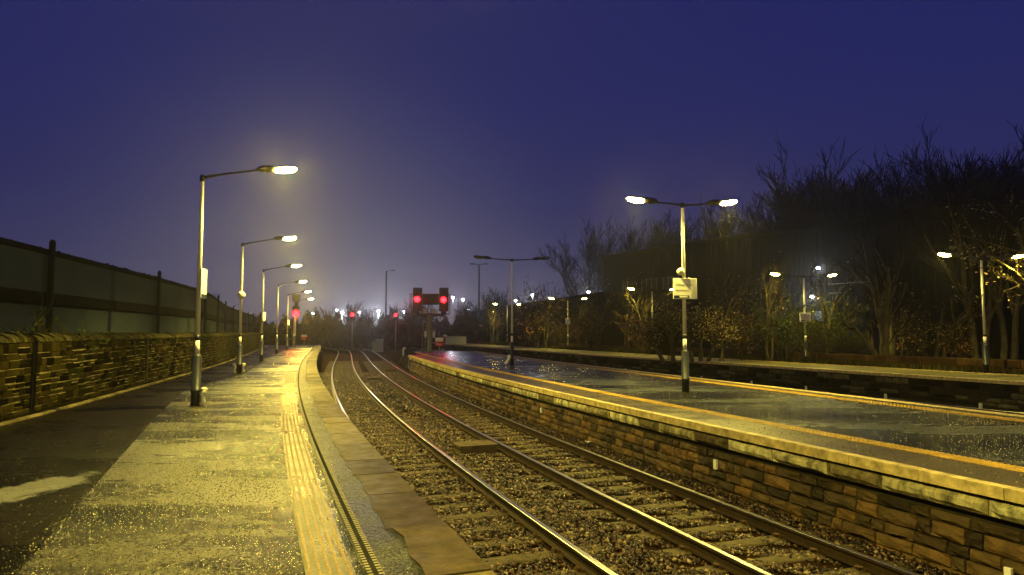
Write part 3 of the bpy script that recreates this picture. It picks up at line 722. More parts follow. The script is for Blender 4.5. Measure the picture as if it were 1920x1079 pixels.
labA = {
 2.6: 'single arm lamp post nearest the photographer on the near platform',
 -9.4: 'single arm lamp post furthest behind on the near platform',
 14.56: 'tall lit single arm lamp post with side notice, foremost in the left row',
 25.86: 'lit single arm lamp post with loudspeaker ring halfway up, second in the left row',
 36.9: 'lit single arm lamp post with small notice, third in the left row',
 48.8: 'lit single arm lamp post, fourth in the left row, just before the posts thin out',
 61.0: 'lit single arm lamp post with low notice, fifth in the left row',
 74.5: 'faint single arm lamp post behind the red platform end signal, furthest in the left row'}
for i, (d, lb) in enumerate(labA.items()):
    a = EA.sD(d); x, y = EA.pt(EA.sD(d), -2.93)
    a2 = EA.sD(d + (d-y)); x, y = EA.pt(a2, -2.93)
    r = empty('lamp_post', (x,y,ZP), lb, 'lamp post', 'single arm lamp posts along the near platform', EA.ang(a2))
    H = 4.95; column(r, H); e = arm(r, H, 1, 1.15, .27); lantern(e, 1, 0, True, PW*1.7, r)
    if d == 14.56:
        notice(r, 2.33, .36, .66, radians(78), two=False, offset=.05); bracket(r, 1)
    if d == 25.86:
        b = MB(); b.tube([(.02,-.12,3.02),(.02,-.22,3.02)], [.13,.15], 14); b.tube([(.02,-.04,3.02),(.02,-.12,3.02)], [.04,.13], 14); b.build('loudspeaker', M['plastic'], r, smooth=True)
        bracket(r, 1); bracket(r, -1)
    if d in (36.9, 61.0): notice(r, 2.15, .38, .55, radians(70), two=False, offset=.05)

def twin(x, y, rz, lb, lit, H=4.9, grp='twin arm lamp posts', L_=1.05, pw=PW, lit2=None, lensm='lens_dim'):
    r = empty('lamp_post', (x,y,ZP), lb, 'lamp post', grp, rz); column(r, H)
    e = arm(r, H, 1, L_, .05); lantern(e, 1, 0, lit if lit2 is None else lit2, pw, r, lensm)
    e = arm(r, H, -1, L_, .07); lantern(e, -1, 0, lit, pw, r, lensm); return r
rz = EB.ang(EB.sD(18))*.3
rB = twin(4.65, 18.0, rz, 'large lit twin arm lamp post carrying the station name sign on the middle platform', True, 5.0, 'twin arm lamp posts on the middle platform', .72, lensm='lens_mid')
twin(9.4, 3.6, rz, 'lit twin arm lamp post on the middle platform beyond the right edge of the picture', True, 5.0, 'twin arm lamp posts on the middle platform', .72, lensm='lens_mid')
twin(14.2, -10.8, rz, 'lit twin arm lamp post on the middle platform behind the photographer', True, 5.0, 'twin arm lamp posts on the middle platform', .72, lensm='lens_mid')
r = twin(0.0, 32.4, rz, 'unlit twin arm lamp post with dark lanterns at the end of the middle platform', False, 5.05, 'twin arm lamp posts on the middle platform', 1.05)
b = MB(); b.tube([(-.30,-.1,.04),(-.24,-.1,.16),(-.16,-.1,.30),(-.13,-.1,.42),(-.17,-.1,.50)], [.06,.085,.075,.085,.05], 9); b.build('base_bracket', M['plastic'], r, smooth=True)
# name sign, loudspeaker on the big post: boards at an angle both sides of the post
def name_sign(root, z0, w, h, yaw, big=True):
    for q in (-1, 1):
        T = Matrix.Translation((0,0,z0)) @ Matrix.Rotation(yaw,4,'Z') @ Matrix.Translation((-.05 + (0 if q < 0 else .16), q*(.075 if big else .06), 0))
        b = MB(); b.box(-w/2, w/2, -.02, .02, 0, h, M=T); s_ = b.build('name_board', M['sign_white'], root, bevel=.012)
        f = MB(); f.box(-w/2+.02, w/2-.06, q*.023-.002, q*.023+.002, .02, h*.17, M=T); f.box(-w/2+.02, w/2-.06, -.021, .021, .02, h*.17, M=T) if 0 else None
        f.build('footer', M['sign_navy'], s_)
        if q < 0:
            g = MB(); g.box(w/2-.30, w/2-.09, -.028, -.024, .035, h*.15, M=T); g.build('footer_logo', M['sign_white'], s_)
            R_ = (radians(90), 0, yaw)
            x = -w/2+.075; k = w/.62
            for tx, mm in (('Kil','text_grey'),('mar','text_teal'),('no','text_orange'),('ck','text_grey')):
                p = T @ Vector((x,-.0215,h*.62)); o = text(tx, .125*k, p, R_, M[mm], s_, ext=.0012)
                x += o.dimensions.x + .012 if o.dimensions.x else .1
            p = T @ Vector((-w/2+.075,-.0215,h*.38)); text('Cille Mheàrnaig', .072*k, p, R_, M['text_pale'], s_, ext=.0012)
name_sign(rB, 2.49, .47, .56, -rz - radians(14))
b = MB(); b.ellip((-.10,-.05,3.23),(.11,.10,.10),12,8); b.tube([(-.02,0,3.20),(-.1,-.02,3.22)], .03, 8); b.build('loudspeaker', M['plastic'], rB, smooth=True)

labC = [((18.53,26.2), 'lit twin arm lamp post on the far platform, furthest right, with no sign', 4.45),
        ((15.36,35.0), 'lit twin arm lamp post with white name board on the far platform', 4.45),
        ((10.33,49.1), 'lit twin arm lamp post on the far platform left of the big sign post', 4.6),
        ((5.26,62.9), 'lit twin arm lamp post with small white board on the far platform', 4.6),
        ((-.60,83.0), 'lit twin arm lamp post on the far platform seen behind the unlit post', 4.9)]
labC += [((22.2,13.5), 'lit twin arm lamp post on the far platform beyond the right edge of the picture', 4.45)]
for (p, lb, H) in labC:
    r = twin(p[0], p[1], EC.ang(EC.sD(p[1]))*.3, lb, True, H, 'twin arm lamp posts on the far platform', 1.0 if p[1] < 80 else .9, PW*.36)
    if abs(p[1]-35) < .1: name_sign(r, 2.15, .56, .45, radians(3))
    if abs(p[1]-62.9) < .1:
        b = MB(); b.box(-.22,.22,-.09,-.06,2.35,2.87); b.build('name_board', M['sign_white'], r, bevel=.01)

# ------------------------------------------------------------------ signals
def signal_lamp(root, p, power, rad=.11):
    b = MB(); b.tube([(p[0],p[1],p[2]),(p[0],p[1]-.03,p[2])], rad, 16); b.build('red_aspect', M['lens_red'], root)
    h = MB()
    T = [(p[0]+rad*1.25*cos(t), p[1], p[2]+rad*1.25*sin(t)) for t in np.linspace(-.3, pi+.3, 9)]
    for i in range(8):
        a0, a1 = T[i], T[i+1]; h.add([a0, a1, (a1[0],a1[1]-.22,a1[2]), (a0[0],a0[1]-.22,a0[2]), tuple(np.array(a0)*1.0+np.array((0,0,.006))), tuple(np.array(a1)+np.array((0,0,.006))), (a1[0],a1[1]-.22,a1[2]+.006), (a0[0],a0[1]-.22,a0[2]+.006)], [(0,1,2,3),(7,6,5,4)])
    h.build('hood', M['black_paint'], root)
    light('signal_light', (p[0],p[1]-.30,p[2]), power, (1.0,.02,.015), .05, root)

DS = 60.0; sX = at(806, DS)
sg = empty('signal_gantry', (sX, DS, .0), 'twin headed railway signal with two red lights on a caged landing over the tracks', 'railway signal')
b = MB(); b.tube([(0,0,-.3),(0,0,.35),(0,0,.4),(0,0,4.1)], [.34,.32,.25,.23], 14); b.build('post', M['olive_steel'], sg, smooth=True)
b = MB(); b.box(-1.75,1.75,-.45,.45,4.05,4.15); b.box(-1.3,1.3,-.08,.08,3.9,4.05)
b.tube([(-1.3,0,4.05),(-.9,0,3.75),(-.25,0,3.62)], .04, 6); b.tube([(1.3,0,4.05),(.9,0,3.75),(.25,0,3.62)], .04, 6); b.build('landing', M['black_paint'], sg)
for sx_ in (-1, 1):
    b = MB()
    for yy in (-.45,.45): b.tube([(sx_*1.75,yy,4.15),(sx_*1.75,yy,5.9)], .025, 6)
    for zz in (5.9,5.1): b.tube([(sx_*1.75,-.45,zz),(sx_*1.75,.45,zz)], .025, 6)
    b.tube([(sx_*1.75,-.45,5.9),(sx_*1.35,-.45,5.9)], .025, 6); b.build('guard_rail', M['black_paint'], sg)
b = MB(); b.tube([(-1.75,.45,5.1),(1.75,.45,5.1)], .022, 6); b.tube([(-1.75,.45,5.9),(1.75,.45,5.9)], .022, 6); b.build('guard_rail', M['black_paint'], sg)
for cx_ in (-1.14, 1.23):
    b = MB(); b.box(cx_-.42,cx_+.42,-.02,.10,4.35,6.5); b.build('backboard', M['black_paint'], sg, bevel=.06)
    b = MB(); b.box(cx_+(.43 if cx_ < 0 else -1.50),cx_+(1.25 if cx_ < 0 else -.43),.0,.08,4.95,5.95); b.build('route_indicator', M['black_paint'], sg, bevel=.03)
    b = MB(); b.tube([(cx_,.05,4.15),(cx_,.05,4.4)], .06, 8); b.box(cx_-.25,cx_+.25,-.1,.1,4.15,4.34); b.build('head_bracket', M['black_paint'], sg)
    signal_lamp(sg, (cx_-.02,-.03,5.42-.02*cx_), 22 if cx_ < 0 else 16, .24)
for q in (-.42,.42):
    b = MB(); b.box(q-.15,q+.15,-.25,-.1,4.15,4.6); b.build('junction_box', M['galv'], sg, bevel=.02)
for q in (-.37,.37):
    b = MB(); b.ellip((q,-.1,2.3),(.13,.10,.34),10,8); b.build('cable_box', M['plastic'], sg, smooth=True)
b = MB()
for q in (-.62,-.30): b.tube([(q-.15,.1,-.3),(q,.1,3.4)], .045, 6)
for k in range(12): b.tube([(-.77+.013*k,.1,-.1+.29*k),(-.45+.013*k,.1,-.1+.29*k)], .025, 5)
b.build('ladder', M['olive_steel'], sg)

dE = 68.0; sx0 = at(553.5, dE)
se = empty('platform_end_signal', (sx0, dE, ZP), 'slim signal post with one bright red light at the end of the near platform', 'railway signal')
b = MB(); b.tube([(0,0,1.2),(0,0,3.6)], .065, 10); b.build('post', M['post_white'], se, smooth=True)
b = MB(); b.tube([(0,0,0),(0,0,1.2)], .08, 10); b.build('base_sleeve', M['post_navy'], se, smooth=True)
b = MB(); b.box(-.32,.38,-.05,.12,3.45,4.25); b.box(-.15,.25,-.05,.1,4.25,4.9); b.build('backboard', M['black_paint'], se, bevel=.05)
b = MB(); b.box(.0-.34,.34+.08,-.06,.1,4.7,5.45); b.build('route_indicator', M['black_paint'], se, bevel=.03)
signal_lamp(se, (.08,-.09,3.50), 25, .31)

for (px, d, z, lb, pw) in ((660.5,100,5.10,'small far red signal in front of the dark trees, left of the tall mast',330), (742,100,5.05,'small far red signal in front of the glare, right of the tall mast',330)):
    r = empty('distant_signal', (at(px,d), d, -.3), lb, 'railway signal', 'small red signals beyond the track curve')
    b = MB(); b.tube([(0,0,0),(0,0,z-.6)], .10, 8); b.build('post', M['olive_steel'], r)
    b = MB(); b.box(-.35,.35,-.03,.1,z-.9,z+1.0); b.build('backboard', M['black_paint'], r, bevel=.05)
    b = MB()
    for q in ((-.7,z-.9),(1.6,z-.9)): b.tube([(q[0],0,z-.9),(q[0],0,z+1.2)], .03, 5)
    b.tube([(-.7,0,z+1.2),(1.6,0,z+1.2)], .03, 5); b.box(-.7,1.6,-.4,.4,z-1.0,z-.9); b.build('cage', M['black_paint'], r)
    signal_lamp(r, (0,-.08,z+.30), pw*.3, .20)

# ------------------------------------------------------------------ far masts and lights
def mast(px, d, ztop, lb, heads, lit=None, powr=0, r0=.13):
    r = empty('lighting_mast', (at(px,d), d, -.3), lb, 'mast')
    b = MB(); b.tube([(0,0,0),(0,0,ztop+.3)], [r0, r0*.55], 8); b.build('pole', M['black_paint'], r, smooth=True)
    for q in heads:
        b = MB(); b.tube([(0,0,ztop+.25),(q*.9,0,ztop+.35)], .05, 6); b.box(min(q*.8,q*1.5),max(q*.8,q*1.5),-.2,.2,ztop+.30,ztop+.46); h = b.build('floodlight', M['housing'], r)
        if lit:
            g = MB(); g.box(min(q*.85,q*1.4),max(q*.85,q*1.4),-.16,.16,ztop+.20,ztop+.30); g.build('lens', M['lens_white'], h)
            light('mast_light', (q*1.15,0,ztop-.05), powr, (.82,.92,1.0), .15, r)
    return r
def zy(y, d): return 2.5 + (623-y)*d/FPX
mast(723, 112, zy(508,112), 'tall unlit mast standing over the tracks left of the twin headed signal', [1], r0=.20)
mast(898, 112, zy(496,112), 'tall unlit mast with two floodlights behind the dark shed end', [-1,1], r0=.20)
mast(1028, 170, zy(530,170), 'very faint thin mast above the low shed roof', [1], r0=.12)
FAR = [(641,586,150,9000,'bright white yard light left of the small red signal'),
       (709,583,155,17000,'brightest white yard light between the two small red signals'),
       (757,584,165,9000,'bright white yard light close behind the small right red signal'),
       (673,586,170,900,'small white lamp just right of the left far red signal'),
       (631,582,175,700,'small white lamp left of the bright yard light'),
       (586,588,140,1500,'small white lamp beyond the platform end signal'),
       (849,558,150,2600,'white lamp seen past the right cage of the twin headed signal'),
       (868,562,170,900,'small white lamp right of the twin headed signal'),
       (967,564,180,500,'small white lamp seen beside the unlit twin arm post'),
       (998,553,140,2500,'white lamp peering over the low shed roof'),
       (1104,548,120,1200,'white lamp at the joint of the low shed and the tall warehouse'),
       (878,580,190,1800,'white lamp at the left end of the low shed')]
for (px, py, d, pw, lb) in FAR:
    z = zy(py, d); r = empty('yard_light', (at(px,d), d, -.3), lb, 'street light')
    b = MB(); b.tube([(0,.15,0),(0,.15,z+.4)], [.12,.07], 6); b.build('pole', M['galv'], r)
    b = MB(); b.box(-.3,.3,-.3,.3,z+.42,z+.5); b.build('lantern', M['housing'], r)
    b = MB(); b.ellip((0,0,z+.3),(.28,.28,.16),10,6); b.build('lens', M['lens_white'], r)
    light('yard_lamp', (0,-.1,z+.02), pw*.45, (.85,.90,1.0), .2, r)

# ------------------------------------------------------------------ signs, posts, cabinets
def stop_sign(px, d, z0, hpost, w, h, lb, withtext=True):
    r = empty('warning_sign', (at(px,d), d, z0), lb, 'sign')
    b = MB(); b.tube([(0,.03,0),(0,.03,hpost+h*.5)], .035, 8); b.build('post', M['galv'], r)
    b = MB(); b.box(-w/2,w/2,-.02,.0,hpost,hpost+h); s_ = b.build('board', M['sign_red'], r)
    b = MB(); b.box(-w/2,w/2,-.026,-.022,hpost+h*.56,hpost+h); b.build('white_panel', M['sign_white'], s_)
    if withtext:
        text('PASSENGERS', w*.135, (-w*.40,-.028,hpost+h*.72), (radians(90),0,0), M['text_pale'], s_)
        text('Stop', w*.34, (-w*.38,-.022,hpost+h*.14), (radians(90),0,0), M['sign_white'], s_)
    return r
stop_sign(824, 47, ZP, .62, .56, .58, 'red sign with white top panel on a post at the end of the middle platform')
stop_sign(570.5, 72, ZP, .75, .60, .55, 'red and white sign on a thin post at the end of the near platform')
stop_sign(834.5, 88, ZP, .7, .50, .55, 'dim red and white sign on the far platform end behind the brighter one', False)

def peg(px, d, z, h, lb, w=.07, name='marker_peg', cat='marker post', grp='white marker pegs at the foot of the far platform wall'):
    b = MB(); b.box(-w/2,w/2,-.03,.03,0,h); b.box(-w*.35,w*.35,-.022,.022,h,h+.02); o = b.build(name, M['plastic'], bevel=.006); o.location = (at(px,d), d, z); tag(o, lb, cat, grp); return o
PEGS = [(1032,'third'),(1069.5,'fourth'),(1117,'fifth'),(1172,'sixth'),(1313.6,'seventh'),(1406.6,'eighth'),(1507.9,'ninth'),(1655.6,'tenth'),(1831.9,'rightmost'),(907,'leftmost'),(933,'second')]
pegl = {907:'leftmost white peg at the far platform wall, well left of the unlit lamp post', 933:'white peg at the far platform wall just left of the unlit lamp post',
 1032:'white peg at the far platform wall, next right after the unlit lamp post', 1069.5:'white peg at the far platform wall below the post with the small board',
 1117:'white peg at the far platform wall midway between small board and big lamp post', 1172:'white peg at the far platform wall left below the fourth far lamp post',
 1313.6:'white peg at the far platform wall just right of the big lamp post', 1406.6:'white peg at the far platform wall left of the name board lamp post',
 1507.9:'white peg at the far platform wall right below the name board lamp post', 1655.6:'white peg at the far platform wall below the forked tree', 1831.9:'rightmost white peg at the far platform wall'}
for px, lb in pegl.items():
    # where the sight line meets the line half a metre before the wall
    ln = EC.off(-.38); k = np.argmin(np.abs(ln.P[:,0]/np.maximum(ln.P[:,1],1) - (px-960)/FPX)); d = ln.P[k,1]
    peg(px, d, -.2, .33, lb, .09)
def wall_peg(D, z, h, lb):
    a = EB.sD(D); x, y = EB.pt(a, -.02 - .13*(.5-z) + .0)
    b = MB(); A_ = Matrix.Rotation(EB.ang(a)+pi/2,4,'Z'); b.box(-.035,.035,-.012,.03,0,h, M=A_); o = b.build('wall_plate', M['sign_white'], bevel=.005)
    o.location = (x, y, z); tag(o, lb, 'marker plate', 'white plates on the brown platform face')
wall_peg(11.3, .22, .16, 'small white plate on the brown stone face, half way along the picture')
wall_peg(18.8, .25, .14, 'tiny white plate on the brown stone face, furthest away')
wall_peg(6.9, .0, .14, 'white plate on the brown stone face nearest the right corner')

# trackside items
def put(px, py, z):
    x = (px-960)/FPX; y = -(py-539.5)/FPX; d = (x, cos(PITCH)-y*sin(PITCH), sin(PITCH)+y*cos(PITCH)); t = (z-2.5)/d[2]; return (d[0]*t, d[1]*t, z)
def trough(px, py, w, l, h, lb):
    p = put(px, py, -.16); r = empty('cable_chamber', p, lb, 'cable box', 'wooden lidded boxes between the tracks', R3.ang(R3.sD(p[1])) + .05)
    b = MB(); b.box(-w/2,w/2,-l/2,l/2,-.1,h*.7, .2); b.build('body', M['wood_box'], r, bevel=.01)
    b = MB()
    for k in range(4): b.box(-w/2-.03,w/2+.03,-l/2-.02+(l+.04)*k/4+.006,-l/2-.02+(l+.04)*(k+1)/4-.006,h*.7,h, rnd.random())
    b.build('lid', M['wood_box'], r, bevel=.006)
trough(890, 848, .82, .62, .20, 'large wooden lidded box between the two near tracks')
trough(700, 713, .7, .5, .16, 'middle dark lidded box between the two near tracks')
trough(731, 697, .7, .5, .16, 'furthest dark lidded box beside the second track')
def ground_signal(px, py, lb):
    p = put(px, py, -.15); r = empty('ground_signal', p, lb, 'ground signal')
    b = MB(); b.box(-.35,.35,-.2,.2,-.1,.12); b.build('base', M['plastic'], r, bevel=.03)
    b = MB(); b.box(-.13,.13,-.06,.06,.1,.6); b.ellip((0,0,.62),(.16,.07,.16),10,6); b.build('head', M['black_paint'], r)
ground_signal(686, 657, 'low dark ground signal on a pale base between the curving tracks')
p = put(756, 668, -.2); r = empty('marker_post', p, 'short pale post with round cap beyond the track curve', 'marker post')
b = MB(); b.box(-.1,.1,-.08,.08,-.1,.8); b.build('post', M['plastic'], r, bevel=.02); b = MB(); b.ellip((.12,0,.85),(.2,.12,.15),10,6); b.build('cap', M['plastic'], r, smooth=True)
p = put(778.5, 668, .0); r = MB(); r.tube([(0,0,-.2),(0,0,2.9)], .05, 8); r.tube([(0,0,2.9),(0,0,2.93)], [.05,.02], 8); o = r.build('thin_pole', M['black_paint']); o.location = p; tag(o, 'thin dark upright pole just left of the twin headed signal', 'pole')
def cabinet(px, d, z0, w, h, lb, m_='cabinet'):
    r = empty('relay_cabinet', (at(px,d), d, z0), lb, 'cabinet'); b = MB(); b.box(-w/2,w/2,-.3,.3,0,h); b.build('body', M[m_], r, bevel=.03)
    b = MB(); b.box(-w/2-.04,w/2+.04,-.36,.34,h,h+.06); b.build('roof', M[m_], r)
    b = MB(); b.box(-w/2+.05,-.01,-.325,-.302,.08,h-.06); b.box(.01,w/2-.05,-.325,-.302,.08,h-.06); b.build('door', M[m_], r)
cabinet(712, 90, -.3, .95, 1.8, 'taller pale relay cabinet beyond the tracks below the yard lights')
cabinet(703, 92, -.3, .7, 1.5, 'narrower pale relay cabinet left of the taller one')
cabinet(855, 85, ZP, 2.6, 1.0, 'wide dim cabinet on the far platform behind the red sign')
p = put(836, 664, 0); r = empty('equipment_box', p, 'pale low equipment box on the track beyond the middle platform', 'equipment box')
b = MB(); b.box(-.7,.7,-.3,.3,-.3,.35); b.build('body', M['cabinet'], r, bevel=.03); b = MB(); b.box(-.5,-.2,-.2,.2,.35,.62); b.build('lid', M['cabinet'], r, bevel=.02)
# litter
for i, (px, py, lb) in enumerate(((1590,985,'crumpled white paper at the foot of the brown platform face'), (1105,832,'pale crumpled litter beside the second track'), (1000,772,'white scrap of litter near the platform face'))):
    p = put(px, py, -.15); b = MB(); rr = random.Random(i)
    g = [[(u*.05-.1+rr.uniform(-.01,.01), v*.045-.09, .02+.06*rr.random()) for u in range(5)] for v in range(5)]
    b.add([q for row in g for q in row], [(v*5+u, v*5+u+1, v*5+u+6, v*5+u+5) for v in range(4) for u in range(4)]); o = b.build('litter', M['sign_white']); o.location = p; tag(o, lb, 'litter', 'litter by the tracks')

# ------------------------------------------------------------------ trees
def grow(tk, tw, rs, p, d, L_, r, depth, maxd, kids, spread, upb, leaf=None, wander=.18, nseg=4, minr=.012):
    pts = [p]; rad = [r]; cur = Vector(p); dd = Vector(d).normalized(); mb = tk if depth <= 1 else tw
    for i in range(nseg):
        dd = (dd + Vector((rs.uniform(-wander,wander), rs.uniform(-wander,wander), rs.uniform(-wander,wander)*.6 + upb))).normalized()
        cur = cur + dd*(L_/nseg); pts.append(cur.copy()); rad.append(max(minr, r*(1-.62*(i+1)/nseg)))
    mb.tube(pts, rad, 8 if depth == 0 else (5 if depth == 1 else 3), tint=rs.random(), cap=False)
    if depth < maxd:
        n = kids[depth]
        for k in range(n):
            t = (.30 if depth == 0 else .2) + (.70 if depth == 0 else .8)*(k+rs.random()*.8)/n; t = min(t, .99)
            f = t*nseg; i = int(f); q = pts[i].lerp(pts[i+1], f-i); base = (pts[i+1]-pts[i]).normalized()
            ax = base.orthogonal().normalized(); ax.rotate(Matrix.Rotation(rs.uniform(0,2*pi), 3, base))
            nd = (base*cos(spread) + ax*sin(spread)*rs.uniform(.7,1.2)).normalized()
            grow(tk, tw, rs, q, nd, L_*rs.uniform(.42,.66)*(1.15-.5*t if depth == 0 else 1), rad[i]*.62, depth+1, maxd, kids, spread*.95, upb, leaf, wander, 3 if depth else 4, minr)
    elif leaf is not None and rs.random() < leaf[1]:
        for k in range(leaf[2]):
            q = pts[rs.randrange(1, len(pts))] + Vector((rs.uniform(-.08,.08), rs.uniform(-.08,.08), rs.uniform(-.1,.05))); s_ = leaf[3]*rs.uniform(.6,1.3)
            a = Vector((rs.uniform(-1,1), rs.uniform(-1,1), rs.uniform(-1,1))).normalized(); b_ = a.orthogonal().normalized()
            leaf[0].add([tuple(q-a*s_), tuple(q+b_*s_*.5), tuple(q+a*s_), tuple(q-b_*s_*.5)], [(0,1,2,3)], rs.random())
def tree(name, seed, stems, H, r, maxd, kids, spread, upb, mats, leaf=None, minr=.012, wander=.16):
    rs = random.Random(seed); tk, tw, lf = MB(), MB(), MB()
    for (bx, by, dx, dy, f) in stems:
        grow(tk, tw, rs, Vector((bx,by,-.1)), Vector((dx,dy,1)), H*f, r*(.6+.4*f), 0, maxd, kids, spread, upb, (lf,)+leaf if leaf else None, wander, 5, minr)
    root = bpy.data.objects.new(name, None); C.objects.link(root)
    tk.build('trunk', mats[0], root, smooth=True)
    if tw.v: tw.build('crown', mats[1], root)
    if lf.v: lf.build('leaves', mats[2], root)
    return root
# silhouetted trees behind the warehouse
skyp = []
for sd in range(4):
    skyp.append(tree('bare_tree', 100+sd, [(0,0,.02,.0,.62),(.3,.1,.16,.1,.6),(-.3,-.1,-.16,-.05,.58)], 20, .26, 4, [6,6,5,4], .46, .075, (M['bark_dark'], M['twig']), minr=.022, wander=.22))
used = set()
def place(root, px, d, z, sc, rz, lb, grp, cat='tree'):
    if root.name in used: root = copy_tree(root)
    used.add(root.name); root.location = (at(px,d), d, z); root.scale = (sc,sc,sc); root.rotation_euler = (0,0,rz); tag(root, lb, cat, grp); return root
SKY = [(1105,128,1.12,'low rounded bare tree standing clear of the left corner of the warehouse'),
 (1165,124,1.18,'bare tree over the left end of the warehouse roof'),
 (1222,120,1.17,'bare tree over the roof under the left bright lantern'),
 (1285,118,1.18,'bare tree over the roof behind the big lamp post'),
 (1345,112,1.12,'bare tree over the roof just right of the big lamp post'),
 (1400,108,1.17,'bare tree over the roof behind the right bright lantern'),
 (1452,104,1.29,'bare tree stepping up to the tall dark row on the roof line'),
 (1492,92,1.30,'first tall bare tree of the dark row over the warehouse'),
 (1548,90,1.31,'second tall dense bare tree of the dark row over the warehouse'),
 (1602,88,1.25,'third tall bare tree of the dark row over the warehouse'),
 (1655,86,1.25,'fourth tall bare tree of the dark row, above the forked tree'),
 (1705,84,1.20,'fifth tall bare tree of the dark row over the warehouse'),
 (1755,82,1.22,'sixth tall bare tree of the dark row over the warehouse'),
 (1805,80,1.18,'seventh tall bare tree of the dark row, above the right far lamp post'),
 (1855,78,1.20,'eighth tall bare tree of the dark row over the warehouse'),
 (1905,76,1.21,'last tall bare tree of the dark row at the right edge'),
 (1960,74,1.20,'tall bare tree of the dark row just outside the right edge')]
for i, (px, d, sc, lb) in enumerate(SKY):
    place(skyp[i % 4], px, d, 0, sc*1.12, i*1.9, lb, 'bare trees behind the warehouse')
# lit trees between far platform and warehouse
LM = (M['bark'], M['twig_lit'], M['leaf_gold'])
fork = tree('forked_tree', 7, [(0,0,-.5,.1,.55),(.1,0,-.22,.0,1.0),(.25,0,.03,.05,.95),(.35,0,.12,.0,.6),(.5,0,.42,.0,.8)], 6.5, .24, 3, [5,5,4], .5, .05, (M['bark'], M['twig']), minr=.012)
place(fork, 1652, 33, ZP-.05, .76, .1, 'large forked tree with several bare stems fanning up behind the far platform', None)
t_ = tree('twisted_tree', 9, [(0,0,-.05,0,.8),(.2,0,.15,0,.6),(-.3,0,-.35,.1,.45)], 5.0, .20, 3, [6,5,4], .7, .0, LM, leaf=(.35,2,.07), wander=.3)
place(t_, 1755, 33, ZP-.05, .85, 0, 'twisted tree with crooked branches right of the forked tree', None)
st = tree('straight_tree', 11, [(0,0,-.06,0,1.0),(.6,0,.0,0,.95)], 8, .22, 3, [6,5,4], .45, .05, (M['bark'], M['twig']))
place(st, 1828, 32, ZP-.05, .8, 0, 'pair of straight trunks just left of the right far lamp post', None)
st2 = place(st, 1898, 31, ZP-.05, .75, 2.2, 'straight trunks standing close to the right edge', None)
lf1 = tree('leafy_tree', 13, [(0,0,.0,.0,.7),(.5,0,.35,.0,.6),(-.5,.1,-.3,0,.5)], 4.2, .17, 3, [8,6,5], .75, .03, LM, leaf=(.75,2,.075), wander=.25)
place(lf1, 1262, 38, ZP-.05, 1.0, 0, 'bushy tree with lit golden leaves left behind the big lamp post', None)
place(lf1, 1312, 37, ZP-.05, .92, 2.4, 'bushy tree with lit golden leaves right behind the big lamp post', None)
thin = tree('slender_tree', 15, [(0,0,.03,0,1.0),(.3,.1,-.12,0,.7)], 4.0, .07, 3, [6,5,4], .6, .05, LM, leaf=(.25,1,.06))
for i, (px, d, sc, lb) in enumerate(((1348,37,.95,'slender pale stemmed tree right of the golden leaved trees'),(1402,40,.8,'slender tree in the dark between golden trees and name board post'),
        (1210,50,1.1,'slender tree behind the orange bush'),(1172,55,1.2,'slender tree left of the orange bush'),(1122,60,1.2,'slender tree right of the post with the small board'),
        (1088,60,1.1,'slender tree just right of the small board'),(1025,66,1.2,'slender tree beside the orange leaved sapling'),(985,72,1.2,'slender tree just right of the unlit post'),
        (922,84,1.3,'slender pale trunk left of the furthest far lamp post'),(935,88,1.1,'slender trunk close left of the furthest far lamp post'),(1440,37,1.1,'slender tree left of the name board post'),(1545,37,1.1,'slender tree right of the name board post'),(1700,36,1.0,'slender tree between forked and twisted trees'))):
    place(thin, px, d, ZP-.05, sc, i*1.7, lb, 'slender trees behind the far platform')
def bush(seed, H, W, m_, n, leafs, dens=1):
    rs = random.Random(seed); tw, lf = MB(), MB()
    for k in range(n):
        a = rs.uniform(0,2*pi); grow(tw, tw, rs, Vector((.1*cos(a),.1*sin(a),-.05)), Vector((W*cos(a)*rs.random(),W*sin(a)*rs.random(),1)), H*rs.uniform(.5,1), .022, 1, 3, [0,6,4], .6, .03, (lf, leafs, dens, .06), .25, 4, .007)
    root = bpy.data.objects.new('bush', None); C.objects.link(root); tw.build('stems', M['twig_lit'], root); lf.build('leaves', m_, root); return root
bo = bush(1, 2.4, .8, M['leaf_brown'], 9, .8, 3); bg_ = bush(2, 2.6, .6, M['leaf_green'], 12, .95, 5); bd = bush(3, 1.9, .9, M['twig_lit'], 12, .3, 1)
BU = [(bo,1185,52,1.15,'orange leaved bush near the foot of the far lamp post left of the big sign'),(bo,1010,66,2.0,'tall orange leaved sapling left of the post with the small board'),(bo,1095,62,1.2,'brownish bush right of the post with the small board'),
 (bo,1790,31.5,.75,'bush with glinting brown leaves at the foot of the twisted tree'),(bo,1062,68,1.3,'brown leaved bush behind the small board'),(bo,1392,38,.95,'bush with brown leaves left of the ivy clump'),
 (bo,1690,34,1.0,'brown leaved bush right beside the forked tree'),
 (bg_,1470,36.5,1.25,'dark green ivy clump left of the name board post'),(bg_,1256,40,.8,'green ivy around the trunk left of the big lamp post'),(bg_,1565,36,1.1,'green ivy column right of the name board post'),(bg_,1440,38,1.0,'green ivy growth further left of the name board post'),
 (bd,1530,35,1.1,'tangled low shrub under the name board post'),(bd,1140,57,1.2,'tangled pale shrub among the slender trees'),(bd,1045,66,1.3,'tangled shrub left of the small board'),(bd,970,74,1.4,'tangled shrub right of the unlit lamp post'),(bd,1225,48,1.1,'tangled shrub behind the low wall left of the big post'),(bd,1730,34,1.0,'tangled shrub under the twisted tree'),(bd,1870,32,1.0,'tangled shrub right of the right far lamp post'),(bd,1600,35,.9,'low tangled shrub left of the forked tree')]
for i, (b_, px, d, sc, lb) in enumerate(BU): place(b_, px, d, ZP-.05, sc, i*2.1, lb, 'bushes behind the far platform', 'bush')
